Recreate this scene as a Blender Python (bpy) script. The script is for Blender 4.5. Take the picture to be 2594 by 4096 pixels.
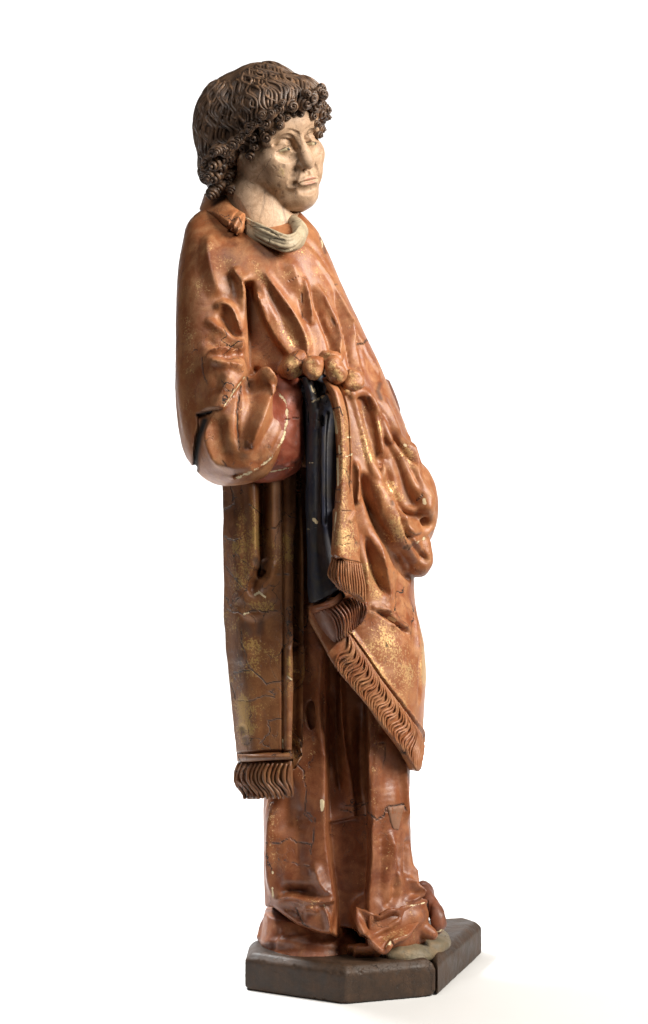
import bpy, math, random
import numpy as np
from mathutils import Vector, Matrix
random.seed(4); rng = np.random.default_rng(4)
for o in list(bpy.data.objects): bpy.data.objects.remove(o)
SC = bpy.context.scene; COL = SC.collection

# ------------------------------------------------------------------ camera
KK = .4246e-3 / 3.0; ZC = .795; CAMY = -3.0          # metres per photograph pixel per metre of distance
cd = bpy.data.cameras.new('camera'); cam = bpy.data.objects.new('camera', cd); COL.objects.link(cam)
cam.location = (0, CAMY, ZC); cam.rotation_euler = (math.pi / 2, 0, 0)
cd.sensor_fit = 'VERTICAL'; cd.sensor_height = 36; cd.lens = 36 / (4096 * KK); cd.clip_end = 100
SC.camera = cam
# ------------------------------------------------------------------ light
w = bpy.data.worlds.new('World'); SC.world = w; w.use_nodes = True
w.node_tree.nodes['Background'].inputs[0].default_value = (1, .97, .93, 1)
w.node_tree.nodes['Background'].inputs[1].default_value = .02
def area(name, loc, target, sx, sy, power, col=(1, 1, 1), spread=180):
    l = bpy.data.lights.new(name, 'AREA'); l.shape = 'RECTANGLE'; l.size = sx; l.size_y = sy
    l.energy = power; l.color = col; l.spread = math.radians(spread)
    o = bpy.data.objects.new(name, l); COL.objects.link(o); o.location = loc
    o.rotation_euler = (Vector(target) - Vector(loc)).to_track_quat('-Z', 'Y').to_euler()
    return o
area('key_softbox', (2.1, -1.35, 2.4), (0, 0, .85), 1.3, 1.5, 215, (1, .95, .87))
area('top_softbox', (-.9, -1.5, 2.9), (-.05, 0, 1.0), .8, .8, 22, (1, .97, .94))
area('backdrop_fill_left', (-3.2, 3.3, 2.2), (-1.2, 6.0, 1.3), .7, 2.4, 165, spread=140)  # added out of frame to turn the backdrop white, left half
area('backdrop_fill_right', (3.2, 3.3, 2.2), (1.2, 6.0, 1.3), .7, 2.4, 165, spread=140)  # same added fill for the right half of the backdrop
area('floor_fill', (-.6, 2.6, 2.6), (0.1, 2.8, 0), 1.4, 2.6, 105, spread=100)  # unseen fill added to keep the floor behind the statue white
area('key_shadow_fill', (-1.0, .75, 1.9), (-.8, .42, 0), .5, .5, 30, spread=70)  # added fill that washes out the key's shadow on the floor
SC.view_settings.view_transform = 'Standard'; SC.view_settings.look = 'None'
SC.view_settings.gamma = 1; SC.view_settings.exposure = 0; SC.view_settings.use_curve_mapping = False

# ------------------------------------------------------------------ measuring helpers
# frames: detail views of the photograph used for taking measurements (origin, scale)
FR = {'F': (0, 0, 2594 / 1525), 'H': (750, 200, 650 / 1525), 'C': (650, 700, 1100 / 1525), 'M': (650, 1300, 1100 / 1525),
      'P': (800, 1900, 1000 / 1525), 'L': (850, 2600, 1000 / 1525), 'B': (950, 3200, 1100 / 1525), 'E': (950, 400, 400 / 1525),
      'S': (1100, 1350, 400 / 1525), 'V': (1150, 1450, 650 / 1525), 'W': (1150, 2250, 650 / 1525), 'X': (800, 2900, 450 / 1525), 'I': (0, 0, 1)}
def Q(fr, pts):
    ox, oy, s = FR[fr]; a = np.asarray(pts, float)
    return np.stack([ox + a[:, 0] * s, oy + a[:, 1] * s], 1)
def unp(p, y):
    p = np.asarray(p, float); d = np.asarray(y, float) - CAMY
    return np.stack([(p[..., 0] - 1297) * d * KK, np.broadcast_to(y, p.shape[:-1]).astype(float), ZC - (p[..., 1] - 2048) * d * KK], -1)
def prj(P):
    d = (P[..., 1] - CAMY) * KK
    return np.stack([1297 + P[..., 0] / d, 2048 - (P[..., 2] - ZC) / d], -1)
def catmull(P, n):
    P = np.asarray(P, float)
    if len(P) == 2: t = np.linspace(0, 1, n)[:, None]; return P[0] * (1 - t) + P[1] * t
    E = np.vstack([2 * P[0] - P[1], P, 2 * P[-1] - P[-2]]); m = len(P) - 1
    t = np.linspace(0, m, n); i = np.minimum(t.astype(int), m - 1); u = (t - i)[:, None]
    a, b, c, d = E[i], E[i + 1], E[i + 2], E[i + 3]
    return .5 * (2 * b + (c - a) * u + (2 * a - 5 * b + 4 * c - d) * u ** 2 + (3 * b - a - 3 * c + d) * u ** 3)
def smin(a, b, k):
    if k <= 0: return np.minimum(a, b)
    h = np.maximum(k - np.abs(a - b), 0) / k
    return np.minimum(a, b) - h * h * k * .25
def bell(t): t = np.clip(1 - t * t, 0, 1); return t * t
def polysd(px, py, poly):
    """signed distance (inside negative) to a closed polygon"""
    d = np.full(px.shape, 1e9); ins = np.zeros(px.shape, bool); n = len(poly)
    for i in range(n):
        ax, ay = poly[i]; bx, by = poly[(i + 1) % n]; ex, ey = bx - ax, by - ay
        t = np.clip(((px - ax) * ex + (py - ay) * ey) / (ex * ex + ey * ey + 1e-9), 0, 1)
        d = np.minimum(d, (px - ax - t * ex) ** 2 + (py - ay - t * ey) ** 2)
        c = (ay > py) != (by > py)
        with np.errstate(divide='ignore', invalid='ignore'):
            ins ^= c & (px < ex * (py - ay) / (ey if ey else 1e-9) + ax)
    d = np.sqrt(d); return np.where(ins, -d, d)
def linedist(px, py, line):
    d = np.full(px.shape, 1e9)
    for (ax, ay), (bx, by) in zip(line[:-1], line[1:]):
        ex, ey = bx - ax, by - ay
        t = np.clip(((px - ax) * ex + (py - ay) * ey) / (ex * ex + ey * ey + 1e-9), 0, 1)
        d = np.minimum(d, (px - ax - t * ex) ** 2 + (py - ay - t * ey) ** 2)
    return np.sqrt(d)

# ------------------------------------------------------------------ carving volume
class Carve:
    def __init__(s, lo, hi, h):
        s.h = h; s.lo = np.array(lo, float); s.n = np.ceil((np.array(hi) - s.lo) / h).astype(int) + 1
        s.f = np.full(s.n, .5, np.float32)
    def blk(s, lo, hi):
        a = np.clip(np.floor((np.array(lo) - s.lo) / s.h).astype(int), 0, s.n); b = np.clip(np.ceil((np.array(hi) - s.lo) / s.h).astype(int) + 1, 0, s.n)
        if (b <= a).any(): return None
        sl = tuple(slice(i, j) for i, j in zip(a, b))
        ax = [(s.lo[i] + np.arange(a[i], b[i]) * s.h).astype(np.float32) for i in range(3)]
        return sl, ax[0][:, None, None], ax[1][None, :, None], ax[2][None, None, :]
    def all(s): return s.blk(s.lo, s.lo + s.n * s.h)
    def add(s, fn, lo, hi, k=0, cut=False):
        B = s.blk(lo, hi)
        if B is None: return
        sl, x, y, z = B; d = fn(x, y, z).astype(np.float32)
        s.f[sl] = -smin(-s.f[sl], d, k) if cut else smin(s.f[sl], d, k)
    def ell(s, c, r, k=0, R=None, cut=False, pad=None):
        c = np.array(c, float); r = np.array(r, float); m = max(r) + k + 3 * s.h
        def fn(x, y, z):
            X, Y, Z = x - c[0], y - c[1], z - c[2]
            if R is not None: X, Y, Z = R[0][0] * X + R[1][0] * Y + R[2][0] * Z, R[0][1] * X + R[1][1] * Y + R[2][1] * Z, R[0][2] * X + R[1][2] * Y + R[2][2] * Z
            a = np.sqrt((X / r[0]) ** 2 + (Y / r[1]) ** 2 + (Z / r[2]) ** 2); b = np.sqrt((X / r[0] ** 2) ** 2 + (Y / r[1] ** 2) ** 2 + (Z / r[2] ** 2) ** 2)
            return a * (a - 1) / np.maximum(b, 1e-9)
        s.add(fn, c - m, c + m, k, cut)
    def tube(s, P, R, k=0, cut=False, n=None):
        P = np.asarray(P, float); R = np.broadcast_to(np.asarray(R, float), (len(P),))
        L = np.linalg.norm(np.diff(P, axis=0), axis=1).sum(); n = n or max(3, int(L / (4 * s.h)) + 2)
        C = catmull(np.c_[P, R], n)
        for a, b in zip(C[:-1], C[1:]):
            m = max(a[3], b[3]) + k + 3 * s.h; v = b[:3] - a[:3]; vv = v @ v + 1e-12
            def fn(x, y, z):
                X, Y, Z = x - a[0], y - a[1], z - a[2]
                t = np.clip((X * v[0] + Y * v[1] + Z * v[2]) / vv, 0, 1)
                return np.sqrt((X - t * v[0]) ** 2 + (Y - t * v[1]) ** 2 + (Z - t * v[2]) ** 2) - (a[3] + t * (b[3] - a[3]))
            s.add(fn, np.minimum(a[:3], b[:3]) - m, np.maximum(a[:3], b[:3]) + m, k, cut)
    def loft(s, rows, n=2.4, k=0):
        """rows: (photo row, left, right, yc, half depth), an oval trunk through measured widths"""
        rows = np.array(rows, float); z = ZC - (rows[:, 0] - 2048) * (rows[:, 3] - CAMY) * KK
        xl = (rows[:, 1] - 1297) * (rows[:, 3] - CAMY) * KK; xr = (rows[:, 2] - 1297) * (rows[:, 3] - CAMY) * KK
        o = np.argsort(z); z = z[o]; T = np.stack([(xl + xr)[o] / 2, (xr - xl)[o] / 2, rows[o, 3], rows[o, 4]], 1)
        sl, x, y, zz = s.all(); zf = zz.ravel()
        zs = np.linspace(z[0], z[-1], 200); Ts = np.stack([np.interp(zs, z, T[:, i]) for i in range(4)], 1)
        kr = np.hanning(9)[1:-1]; kr = np.pad(kr, 3); kr /= kr.sum()
        for i in range(4): Ts[:, i] = np.convolve(np.pad(Ts[:, i], 6, 'edge'), kr, 'valid')
        g = [np.interp(zf, zs, Ts[:, i]).astype(np.float32)[None, None, :] for i in range(4)]
        u = np.abs(x - g[0]) / g[1]; v = np.abs(y - g[2]) / g[3]
        rho = (u ** n + v ** n) ** (1 / n); rr = np.maximum(rho, 1e-3)
        gr = np.sqrt(((u / rr) ** (n - 1) / g[1]) ** 2 + ((v / rr) ** (n - 1) / g[3]) ** 2)
        d = (rho - 1) / gr
        d = np.maximum(d, np.maximum(z[0] - zz, zz - z[-1])).astype(np.float32)
        s.f = smin(s.f, d, k)
    def sample(s, P):
        q = (P - s.lo) / s.h; q = np.clip(q, 0, s.n - 1.001); i = q.astype(int); u = q - i; r = 0
        for a in (0, 1):
            for b in (0, 1):
                for c in (0, 1):
                    r = r + s.f[i[:, 0] + a, i[:, 1] + b, i[:, 2] + c] * (u[:, 0] if a else 1 - u[:, 0]) * (u[:, 1] if b else 1 - u[:, 1]) * (u[:, 2] if c else 1 - u[:, 2])
        return r
    def hit(s, p):
        """the point of the carved surface that is seen at a measured spot, and its normal"""
        out = []; nor = []; ys = np.arange(s.lo[1] + s.h, s.lo[1] + (s.n[1] - 1) * s.h, s.h * .5)
        for q in np.asarray(p, float):
            P = unp(np.broadcast_to(q, (len(ys), 2)), ys); v = s.sample(P); j = np.argmax(v < 0)
            if v[j] >= 0: j = np.argmin(v)
            pt = P[j]; e = 2 * s.h
            g = np.array([s.sample((pt + d)[None])[0] - s.sample((pt - d)[None])[0] for d in np.eye(3) * e]); g /= np.linalg.norm(g) + 1e-9
            out.append(pt); nor.append(g)
        return np.array(out), np.array(nor)
    def stroke(s, fr, pts, w, h, ends=(0, 0), sharp=False, deep=.05):
        """raise (h>0) or sink (h<0) a fold of half width w along a line drawn on the surface; sizes in mm"""
        q = Q(fr, pts); m = max(4, int(np.linalg.norm(np.diff(q, axis=0), axis=1).sum() * .43 / 9)); q = catmull(q, m)
        P, N = s.hit(q); kr = np.array([.25, .5, .25])
        yy = P[:, 1].copy()
        if m > 6: yy = np.array([np.median(yy[max(0, i - 2):i + 3]) for i in range(m)])
        for _ in range(4):
            yy[1:-1] = .25 * yy[:-2] + .5 * yy[1:-1] + .25 * yy[2:]; N[1:-1] = .25 * N[:-2] + .5 * N[1:-1] + .25 * N[2:]
        P = unp(q, yy)
        N /= np.linalg.norm(N, axis=1)[:, None] + 1e-9
        t = np.linspace(0, 1, m); W = np.broadcast_to(w, t.shape) if np.ndim(w) == 0 else np.interp(t, np.linspace(0, 1, len(w)), w)
        Hh = np.broadcast_to(h, t.shape) if np.ndim(h) == 0 else np.interp(t, np.linspace(0, 1, len(h)), h)
        Hh = Hh * np.where(t < .25, ends[0] + (1 - ends[0]) * np.sin(t / .25 * np.pi / 2), 1) * np.where(t > .75, ends[1] + (1 - ends[1]) * np.sin((1 - t) / .25 * np.pi / 2), 1)
        W = W * 1e-3 * (1.6 if np.sum(Hh) < 0 else 1.35); Hh = Hh * 1e-3; sg = np.sign(np.sum(Hh)) or 1
        lo = P.min(0) - deep - W.max(); hi = P.max(0) + deep + W.max(); B = s.blk(lo, hi)
        if B is None: return
        sl, X, Y, Z = B; acc = np.zeros(s.f[sl].shape, np.float32); base = np.array([g.start for g in sl])
        for i in range(m - 1):
            a, b = P[i], P[i + 1]; n = N[i] + N[i + 1]; n /= np.linalg.norm(n) + 1e-9; v = b - a; v = v - n * (v @ n); vv = v @ v + 1e-12
            ww = max(W[i], W[i + 1]); ext = ww + deep * np.abs(n)
            B2 = s.blk(np.minimum(a, b) - ext, np.maximum(a, b) + ext)
            if B2 is None: continue
            s2, x, y, z = B2; X, Y, Z = x - a[0], y - a[1], z - a[2]
            dn = X * n[0] + Y * n[1] + Z * n[2]; tt = np.clip((X * v[0] + Y * v[1] + Z * v[2]) / vv, 0, 1)
            d2 = (X - tt * v[0]) ** 2 + (Y - tt * v[1]) ** 2 + (Z - tt * v[2]) ** 2
            d2 = np.sqrt(np.maximum(d2 - dn * dn, 0)) / (W[i] + tt * (W[i + 1] - W[i]))
            pr = np.clip(1.02 - np.sqrt(d2 * d2 + (.004 if sharp else (.010 if sg > 0 else .026))), 0, 1) ** 1.6 * (1.0 if sharp else 1.33)
            pr = pr * np.abs(Hh[i] + tt * (Hh[i + 1] - Hh[i])) * np.clip(2 - np.abs(dn) / deep * 2, 0, 1)
            sub = tuple(slice(g.start - o, g.stop - o) for g, o in zip(s2, base))
            acc[sub] = np.maximum(acc[sub], pr)
        s.f[sl] -= acc * sg
    def plate(s, fr, poly, h, soft, ymax, ymin=-.4, grad=None, gx=None):
        """raise or sink the inside of an outline, mm"""
        p = Q(fr, poly); P = np.vstack([unp(p, ymax), unp(p, ymin)]); m = soft * 1e-3
        B = s.blk(np.minimum(P.min(0) - m, [9, ymin, 9]), np.maximum(P.max(0) + m, [-9, ymax, -9]))
        if B is None: return
        sl, x, y, z = B; d = (y - CAMY) * KK; px = 1297 + x / d + 0 * z; py = 2048 - (z - ZC) / d + 0 * x
        sd = polysd(px, py, p) * .4246
        t = np.clip(.5 - sd / (2 * soft), 0, 1); t = t * t * (3 - 2 * t)
        fade = np.clip((ymax - y) / .03, 0, 1)
        if grad: fade = fade * np.clip((py - Q(fr, [(0, grad[0])])[0, 1]) / ((grad[1] - grad[0]) * FR[fr][2]), 0, 1)
        if gx: fade = fade * np.clip((px - Q(fr, [(gx[0], 0)])[0, 0]) / ((gx[1] - gx[0]) * FR[fr][2]), 0, 1)
        s.f[sl] -= (t * fade * h * 1e-3).astype(np.float32)
    def noise(s, amp, cells):
        """hand-carved unevenness"""
        for sc, a in zip(cells, amp):
            m = np.ceil(s.n * s.h / sc).astype(int) + 2; g = rng.standard_normal(m).astype(np.float32)
            for axi in range(3):
                c = np.arange(s.n[axi]) * s.h / sc; i = c.astype(int); u = c - i; u = u * u * (3 - 2 * u)
                sh = [1, 1, 1]; sh[axi] = -1; u = u.reshape(sh).astype(np.float32)
                g = np.take(g, i, axi) * (1 - u) + np.take(g, i + 1, axi) * u
            s.f += g * (a * 1e-3)
    def mesh(s, smooth=1):
        f = s.f; f[[0, -1]] = np.maximum(f[[0, -1]], 1e-3); f[:, [0, -1]] = np.maximum(f[:, [0, -1]], 1e-3); f[:, :, [0, -1]] = np.maximum(f[:, :, [0, -1]], 1e-3)
        S = f < 0; c = np.zeros(np.array(S.shape) - 1, np.int8)
        for a in (0, 1):
            for b in (0, 1):
                for d in (0, 1): c += S[a:S.shape[0] - 1 + a, b:S.shape[1] - 1 + b, d:S.shape[2] - 1 + d]
        act = (c > 0) & (c < 8); ijk = np.argwhere(act); idx = np.full(c.shape, -1, np.int32); idx[act] = np.arange(len(ijk))
        acc = np.zeros((len(ijk), 3)); cnt = np.zeros(len(ijk))
        cor = [(a, b, d) for a in (0, 1) for b in (0, 1) for d in (0, 1)]
        val = {q: f[ijk[:, 0] + q[0], ijk[:, 1] + q[1], ijk[:, 2] + q[2]] for q in cor}
        for q in cor:
            for axi in range(3):
                if q[axi]: continue
                r = list(q); r[axi] = 1; r = tuple(r); A, Bv = val[q], val[r]; mk = (A < 0) != (Bv < 0)
                t = A[mk] / (A[mk] - Bv[mk]); p = np.tile(np.array(q, float), (mk.sum(), 1)); p[:, axi] += t
                acc[mk] += p; cnt[mk] += 1
        V = (ijk + acc / cnt[:, None]) * s.h + s.lo; F = []
        for axi in range(3):
            o1, o2 = [(1, 2), (2, 0), (0, 1)][axi]
            A = np.take(S, range(S.shape[axi] - 1), axi); Bv = np.take(S, range(1, S.shape[axi]), axi); e = np.argwhere(A != Bv)
            sgn = A[tuple(e.T)]; ok = (e[:, o1] > 0) & (e[:, o2] > 0) & (e[:, o1] < c.shape[o1]) & (e[:, o2] < c.shape[o2]); e = e[ok]; sgn = sgn[ok]
            def g(d1, d2):
                q = e.copy(); q[:, o1] -= d1; q[:, o2] -= d2; return idx[tuple(q.T)]
            q = np.stack([g(1, 1), g(0, 1), g(0, 0), g(1, 0)], 1); q[~sgn] = q[~sgn][:, ::-1]; F.append(q)
        F = np.vstack(F)
        for _ in range(smooth):
            sm = np.zeros_like(V); n = np.zeros(len(V))
            for a, b in ((0, 1), (1, 2), (2, 3), (3, 0)):
                for u, v in ((a, b), (b, a)):
                    sm += np.stack([np.bincount(F[:, u], V[F[:, v], i], len(V)) for i in range(3)], 1); n += np.bincount(F[:, u], minlength=len(V))
            V = V * .5 + .5 * sm / np.maximum(n, 1)[:, None]
        return V, F

# ------------------------------------------------------------------ objects
def setp(o, **kw):
    for k, v in kw.items(): o[k] = v
    return o
def make(name, V, F, mat, parent=None, smooth=True, mask=None):
    me = bpy.data.meshes.new(name); V = np.asarray(V, np.float32); F = np.asarray(F, np.int32) if not isinstance(F, list) else F
    if isinstance(F, list): me.from_pydata([tuple(map(float, v)) for v in V], [], F)
    else:
        me.vertices.add(len(V)); me.vertices.foreach_set('co', V.ravel()); k = F.shape[1]
        me.loops.add(F.size); me.loops.foreach_set('vertex_index', F.ravel())
        me.polygons.add(len(F)); me.polygons.foreach_set('loop_start', np.arange(0, F.size, k, dtype=np.int32)); me.polygons.foreach_set('loop_total', np.full(len(F), k, np.int32))
        me.update(calc_edges=True); me.validate()
    if smooth: me.polygons.foreach_set('use_smooth', np.ones(len(me.polygons), bool))
    a = me.attributes.new('wear', 'FLOAT_COLOR', 'POINT'); m = np.zeros((len(me.vertices), 4), np.float32); m[:, 3] = 1
    if mask is not None and len(mask) == len(m): m[:, :3] = mask
    a.data.foreach_set('color', m.ravel())
    me.materials.append(mat); o = bpy.data.objects.new(name, me); COL.objects.link(o)
    if parent: o.parent = parent
    return o
def tube_mesh(P, R, sides=8, flat=1.0, nrm=None):
    P = np.asarray(P, float); R = np.broadcast_to(R, (len(P),)); T = np.gradient(P, axis=0); T /= np.linalg.norm(T, axis=1)[:, None] + 1e-12
    up = np.array([0, -1., 0]) if nrm is None else np.asarray(nrm, float); up = np.broadcast_to(up, T.shape)
    S = np.cross(T, up); S /= np.linalg.norm(S, axis=1)[:, None] + 1e-12; U = np.cross(S, T)
    a = np.linspace(0, 2 * np.pi, sides, endpoint=False)
    V = P[:, None] + R[:, None, None] * (np.cos(a)[None, :, None] * S[:, None] + flat * np.sin(a)[None, :, None] * U[:, None])
    V = V.reshape(-1, 3); n = len(P); F = []
    for i in range(n - 1):
        for j in range(sides): F.append((i * sides + j, i * sides + (j + 1) % sides, (i + 1) * sides + (j + 1) % sides, (i + 1) * sides + j))
    F.append(tuple(range(sides))[::-1]); F.append(tuple((n - 1) * sides + j for j in range(sides)))
    return V, F
def sheet_mesh(rows, thick, nu, nv, strokes=(), rough=0.0, warp=0):
    """rows of (x, y in photo px, depth) from top to bottom, left to right; a slab of cloth with real thickness"""
    R = np.array([catmull(r, nu) for r in rows]); G = np.array([catmull(R[:, j], nv) for j in range(nu)]).transpose(1, 0, 2)
    px, py, D = G[..., 0].copy(), G[..., 1].copy(), G[..., 2].copy()
    if warp: px += warp * np.interp(np.arange(nv), np.linspace(0, nv, 24), rng.standard_normal(24))[:, None] * np.abs(np.linspace(-1, 1, nu))[None, :] ** 3
    for line, ww, h in strokes:
        line = np.asarray(line, float); d = linedist(px, py, catmull(line, max(len(line) * 4, 8)) if len(line) > 2 else line) / ww
        D -= h * 1e-3 * bell(d)
    if rough: D += rough * 1e-3 * np.kron(rng.standard_normal((nv // 4 + 1, nu // 4 + 1)), np.ones((4, 4)))[:nv, :nu]
    A = unp(np.stack([px, py], -1), D)
    du = np.gradient(A, axis=1); dv = np.gradient(A, axis=0); N = np.cross(du, dv); N /= np.linalg.norm(N, axis=2)[..., None] + 1e-12
    N *= np.sign(N[nv // 2, nu // 2, 1]) * -1                     # pointing to the viewer's side
    e = np.minimum(np.arange(nu), np.arange(nu)[::-1]); e2 = np.minimum(np.arange(nv), np.arange(nv)[::-1]); ed = np.minimum(e[None, :], e2[:, None])
    A = A - N * (np.where(ed == 0, .12, np.where(ed == 1, .02, 0)) * thick)[..., None]
    Bk = A - N * thick * np.where(ed == 0, .76, 1)[..., None]
    V = np.vstack([A.reshape(-1, 3), Bk.reshape(-1, 3)]); o = nu * nv; F = []
    I = lambda i, j: i * nu + j
    for i in range(nv - 1):
        for j in range(nu - 1):
            q = (I(i, j), I(i + 1, j), I(i + 1, j + 1), I(i, j + 1)); F += [q, tuple(o + t for t in q[::-1])]
    for i in range(nv - 1):
        F += [(I(i, 0), o + I(i, 0), o + I(i + 1, 0), I(i + 1, 0)), (I(i + 1, nu - 1), o + I(i + 1, nu - 1), o + I(i, nu - 1), I(i, nu - 1))]
    for j in range(nu - 1):
        F += [(I(0, j + 1), o + I(0, j + 1), o + I(0, j), I(0, j)), (I(nv - 1, j), o + I(nv - 1, j), o + I(nv - 1, j + 1), I(nv - 1, j + 1))]
    return V, np.array(F), (px, py, D)
def wear(V, items, ymax=.09):
    """marks with a shape of their own: cream = bare ground, gold = gilding left, dark = cracks and grime"""
    M = np.zeros((len(V), 3), np.float32); p = prj(V); ok = V[:, 1] < ymax
    for ch, fr, pts, wd, amt in items:
        q = Q(fr, pts)
        if wd < 0: sd = polysd(p[:, 0], p[:, 1], q); v = np.clip(.5 - sd / (2 * -wd), 0, 1)
        else: v = np.clip(1.35 - linedist(p[:, 0], p[:, 1], q) / (wd * (.68 if ch == 'd' and wd < 6 else 1)), 0, 1)
        c = 'cgd'.index(ch); M[:, c] = np.maximum(M[:, c], v * amt * ok)
    return M
def zigzag(pts, amp, n=5):
    P = np.asarray(pts, float); out = [P[0]]
    for a, b in zip(P[:-1], P[1:]):
        nrm = np.array([-(b - a)[1], (b - a)[0]]) / (np.linalg.norm(b - a) + 1e-9)
        for t in np.linspace(0, 1, n + 1)[1:]: out.append(a * (1 - t) + b * t + nrm * rng.uniform(-amp, amp) * .7 * (t < 1))
    return np.array(out)

# ------------------------------------------------------------------ materials
class NT:
    def __init__(s, name):
        s.m = bpy.data.materials.new(name); s.m.use_nodes = True; s.t = s.m.node_tree; s.b = s.t.nodes['Principled BSDF']; s.k = s.t.nodes.new('ShaderNodeTexCoord').outputs['Object']
    def L(s, a, b): s.t.links.new(a, b)
    def val(s, sock, v):
        if isinstance(v, bpy.types.NodeSocket): s.L(v, sock)
        elif isinstance(v, tuple) and len(v) == 3 and sock.type == 'RGBA': sock.default_value = (*v, 1)
        else: sock.default_value = v
    def math(s, op, a, b=0.0, clamp=False):
        n = s.t.nodes.new('ShaderNodeMath'); n.operation = op; n.use_clamp = clamp; s.val(n.inputs[0], a); s.val(n.inputs[1], b); return n.outputs[0]
    def noise(s, scale, detail=4, rough=.55, vec=None, stretch=None, dist=0):
        v = vec or s.k
        if stretch:
            mp = s.t.nodes.new('ShaderNodeMapping'); mp.inputs['Scale'].default_value = stretch; s.L(v, mp.inputs[0]); v = mp.outputs[0]
        n = s.t.nodes.new('ShaderNodeTexNoise'); n.inputs['Scale'].default_value = scale; n.inputs['Detail'].default_value = detail; n.inputs['Roughness'].default_value = rough; n.inputs['Distortion'].default_value = dist
        s.L(v, n.inputs['Vector']); return n.outputs['Fac']
    def ramp(s, f, a, b, lo=0.0, hi=1.0):
        n = s.t.nodes.new('ShaderNodeMapRange'); n.clamp = True; s.val(n.inputs[0], f); s.val(n.inputs[1], a); s.val(n.inputs[2], b); s.val(n.inputs[3], lo); s.val(n.inputs[4], hi); return n.outputs[0]
    def mix(s, f, a, b, mode='MIX'):
        n = s.t.nodes.new('ShaderNodeMix'); n.data_type = 'RGBA'; n.blend_type = mode; s.val(n.inputs[0], f); s.val(n.inputs[6], a); s.val(n.inputs[7], b); return n.outputs[2]
    def cracks(s, scale, width, cover, stretch=(1, 1, .6)):
        nz = s.t.nodes.new('ShaderNodeTexNoise'); nz.inputs['Scale'].default_value = 28; nz.inputs['Detail'].default_value = 5; s.L(s.k, nz.inputs['Vector'])
        add = s.t.nodes.new('ShaderNodeVectorMath'); add.operation = 'MULTIPLY_ADD'; s.L(nz.outputs['Color'], add.inputs[0]); add.inputs[1].default_value = (.05, .05, .05); s.L(s.k, add.inputs[2])
        mp = s.t.nodes.new('ShaderNodeMapping'); mp.inputs['Scale'].default_value = stretch; s.L(add.outputs[0], mp.inputs[0])
        v = s.t.nodes.new('ShaderNodeTexVoronoi'); v.feature = 'DISTANCE_TO_EDGE'; v.inputs['Scale'].default_value = scale; s.L(mp.outputs[0], v.inputs['Vector'])
        c = s.ramp(v.outputs['Distance'], width * .4, width, 1, 0); return s.math('MULTIPLY', c, s.ramp(s.noise(9, 3), cover, cover + .06))
def bump(t, parts, dist=.002):
    h = None
    for v, a in parts:
        x = t.math('MULTIPLY', v, a); h = x if h is None else t.math('ADD', h, x)
    n = t.t.nodes.new('ShaderNodeBump'); n.inputs['Strength'].default_value = 1; n.inputs['Distance'].default_value = dist; t.L(h, n.inputs['Height']); t.L(n.outputs[0], t.b.inputs['Normal'])
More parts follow.
